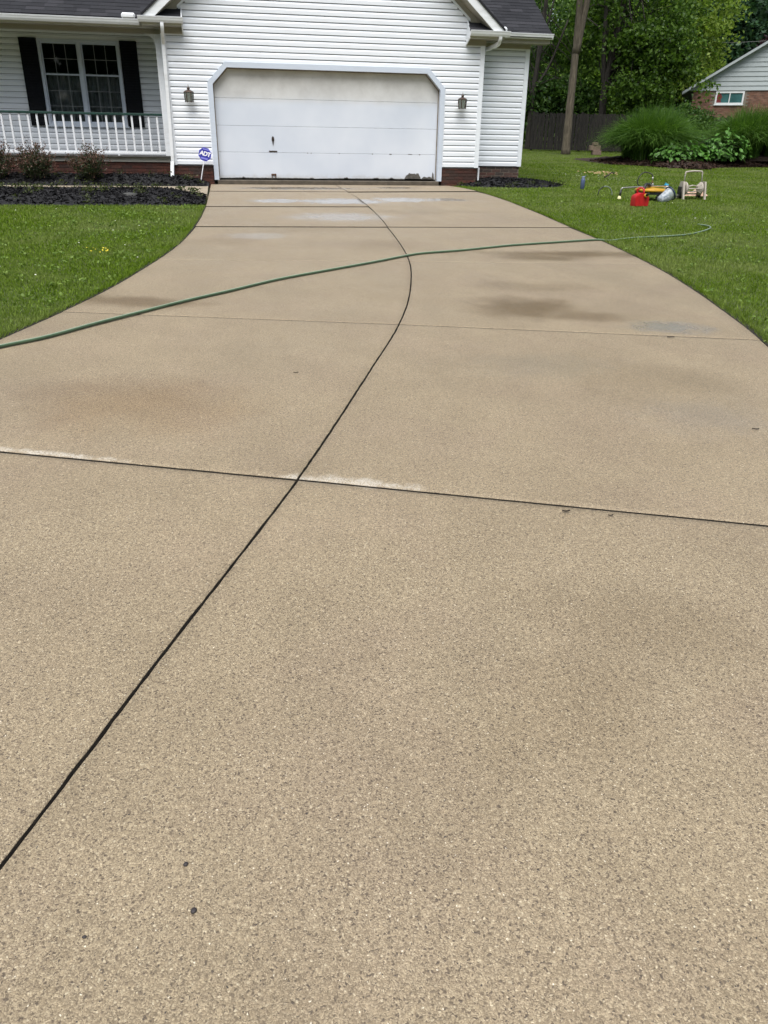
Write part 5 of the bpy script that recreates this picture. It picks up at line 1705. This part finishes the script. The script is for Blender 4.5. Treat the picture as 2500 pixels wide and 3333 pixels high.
# fringe leaning over the concrete
def fringe(fn, side, y0, y1, n):
    ys = rng.uniform(y0, y1, n)
    xs = np.array([fn(y) for y in ys]) + side * (.030 + .07 * rng.uniform(0, 1, n) ** .7)
    h = rng.uniform(.02, .06, n); w = .0032 * rng.uniform(.8, 1.6, n)
    la = np.where(side > 0, np.pi, 0) + rng.normal(0, .9, n)
    ln = h * rng.uniform(.3, 1.3, n)
    B = np.stack([xs, ys, G0 + GS * ys - .018], 1)
    a = rng.uniform(0, 6.28, n)
    s = np.stack([np.cos(a), np.sin(a), 0 * a], 1) * w[:, None]
    T = B + np.stack([np.cos(la) * ln, np.sin(la) * ln, h], 1)
    V = np.stack([B - s, B + s, T], 1).reshape(-1, 3)
    return V
keepn = lambda f_: f_
V1 = fringe(fL, -1, -13.9, -4.3, 5000); V2 = fringe(fR, 1, -14.3, -.5, 6500)
V = np.concatenate([V1, V2]); F = np.arange(len(V)).reshape(-1, 3)
tag(obj('edge_grass', fastmesh('edge_grass', V, F, MT['grass'])), 'loose grass fringe along both driveway edges', 'grass', kind='stuff')
# broad-leaved weeds and clover scattered through the turf
P = []
for _ in range(520):
    if random.random() < .4:
        y = random.uniform(-13.6, -4.4); x = fL(y) - .12 - random.random() ** 1.3 * 2.2
    else:
        y = random.uniform(-13.8, 5); x = (fR(min(.9, y)) if y < .3 else 5.9) + .12 + random.random() ** 1.2 * (1.2 + .5 * (y + 13.8))
        if y > -.7 and x < 5.9: continue
    k = random.randint(5, 12); sg_ = random.uniform(.02, .07)
    for _ in range(k):
        P.append((x + random.gauss(0, sg_), y + random.gauss(0, sg_), gz(y) + random.uniform(.012, .04)))
V, F = leaf_quads(np.array(P), None, .034, .7, .9)
tag(obj('lawn_weeds', fastmesh('lawn_weeds', V, F, leaf_mat('lawn_weed_leaves', (.085, .150, .018), (.20, .285, .060), .25, .5))), 'broad-leaved weeds and clover scattered in the lawns', 'weeds', kind='stuff')
# bare soil line where the turf meets the concrete
def soil_edge(fn, side, y0, y1):
    v, f = [], []
    n = int((y1 - y0) / .04)
    for i in range(n + 1):
        y = y0 + (y1 - y0) * i / n
        w = .055 + .024 * math.sin(y * 7.3) * math.sin(y * 2.9) + random.uniform(0, .02)
        x = fn(y)
        v += [(x + side * .004, y, gz(y) - .030), (x + side * .012, y, gz(y) - .006), (x + side * (.012 + w), y, gz(y) - .008)]
    for i in range(n):
        for k in range(2):
            a = 3 * i + k
            f.append((a, a + 1, a + 4, a + 3))
    tag(obj('bare_soil', mkmesh('bare_soil', v, f, MT['joint_dirt'])), 'bare soil line along the driveway edge', kind='structure')
soil_edge(fL, -1, -14.0, -4.2)
soil_edge(fR, 1, -14.4, -.6)
# flowers
def flowers(pts, size, mat, name, label):
    V, F = leaf_quads(np.array(pts), np.tile(np.array([0, -.5, .8]), (len(pts), 1)), size, .9, 1.0)
    tag(obj(name, fastmesh(name, V, F, mat)), label, 'flowers', kind='stuff')
py = [(-3.71 + random.gauss(0, .075), -9.28 + random.gauss(0, .11), 0) for _ in range(15)]
flowers([(x, y, gz(y) + random.uniform(.05, .075)) for x, y, _ in py], .020, MT['petal_y'], 'yellow_flowers', 'little yellow flowers in the left lawn')
pw_ = [(random.uniform(-5.6, -3.2), random.uniform(-12, -5)) for _ in range(16)] + [(random.uniform(6.6, 8.0), random.uniform(1.0, 3.6)) for _ in range(60)] + [(random.uniform(4, 6), random.uniform(-9.5, -3)) for _ in range(14)]
flowers([(x, y, gz(y) + random.uniform(.05, .07)) for x, y in pw_ if not (x > fL(max(-26, min(1, y))) and x < fR(max(-26, min(1, y))))], .018, MT['petal_w'], 'white_petals', 'scattered white clover heads and petals in the lawns')
pl = [(random.gauss(8.3, .22), random.gauss(3.9, .3)) for _ in range(40)]
flowers([(x, y, gz(y) + random.uniform(.04, .07)) for x, y in pl], .07, simple('dry_tan_leaves', (.36, .24, .12), .8), 'dry_leaves', 'patch of dry tan leaves on the lawn beyond the water bottle')
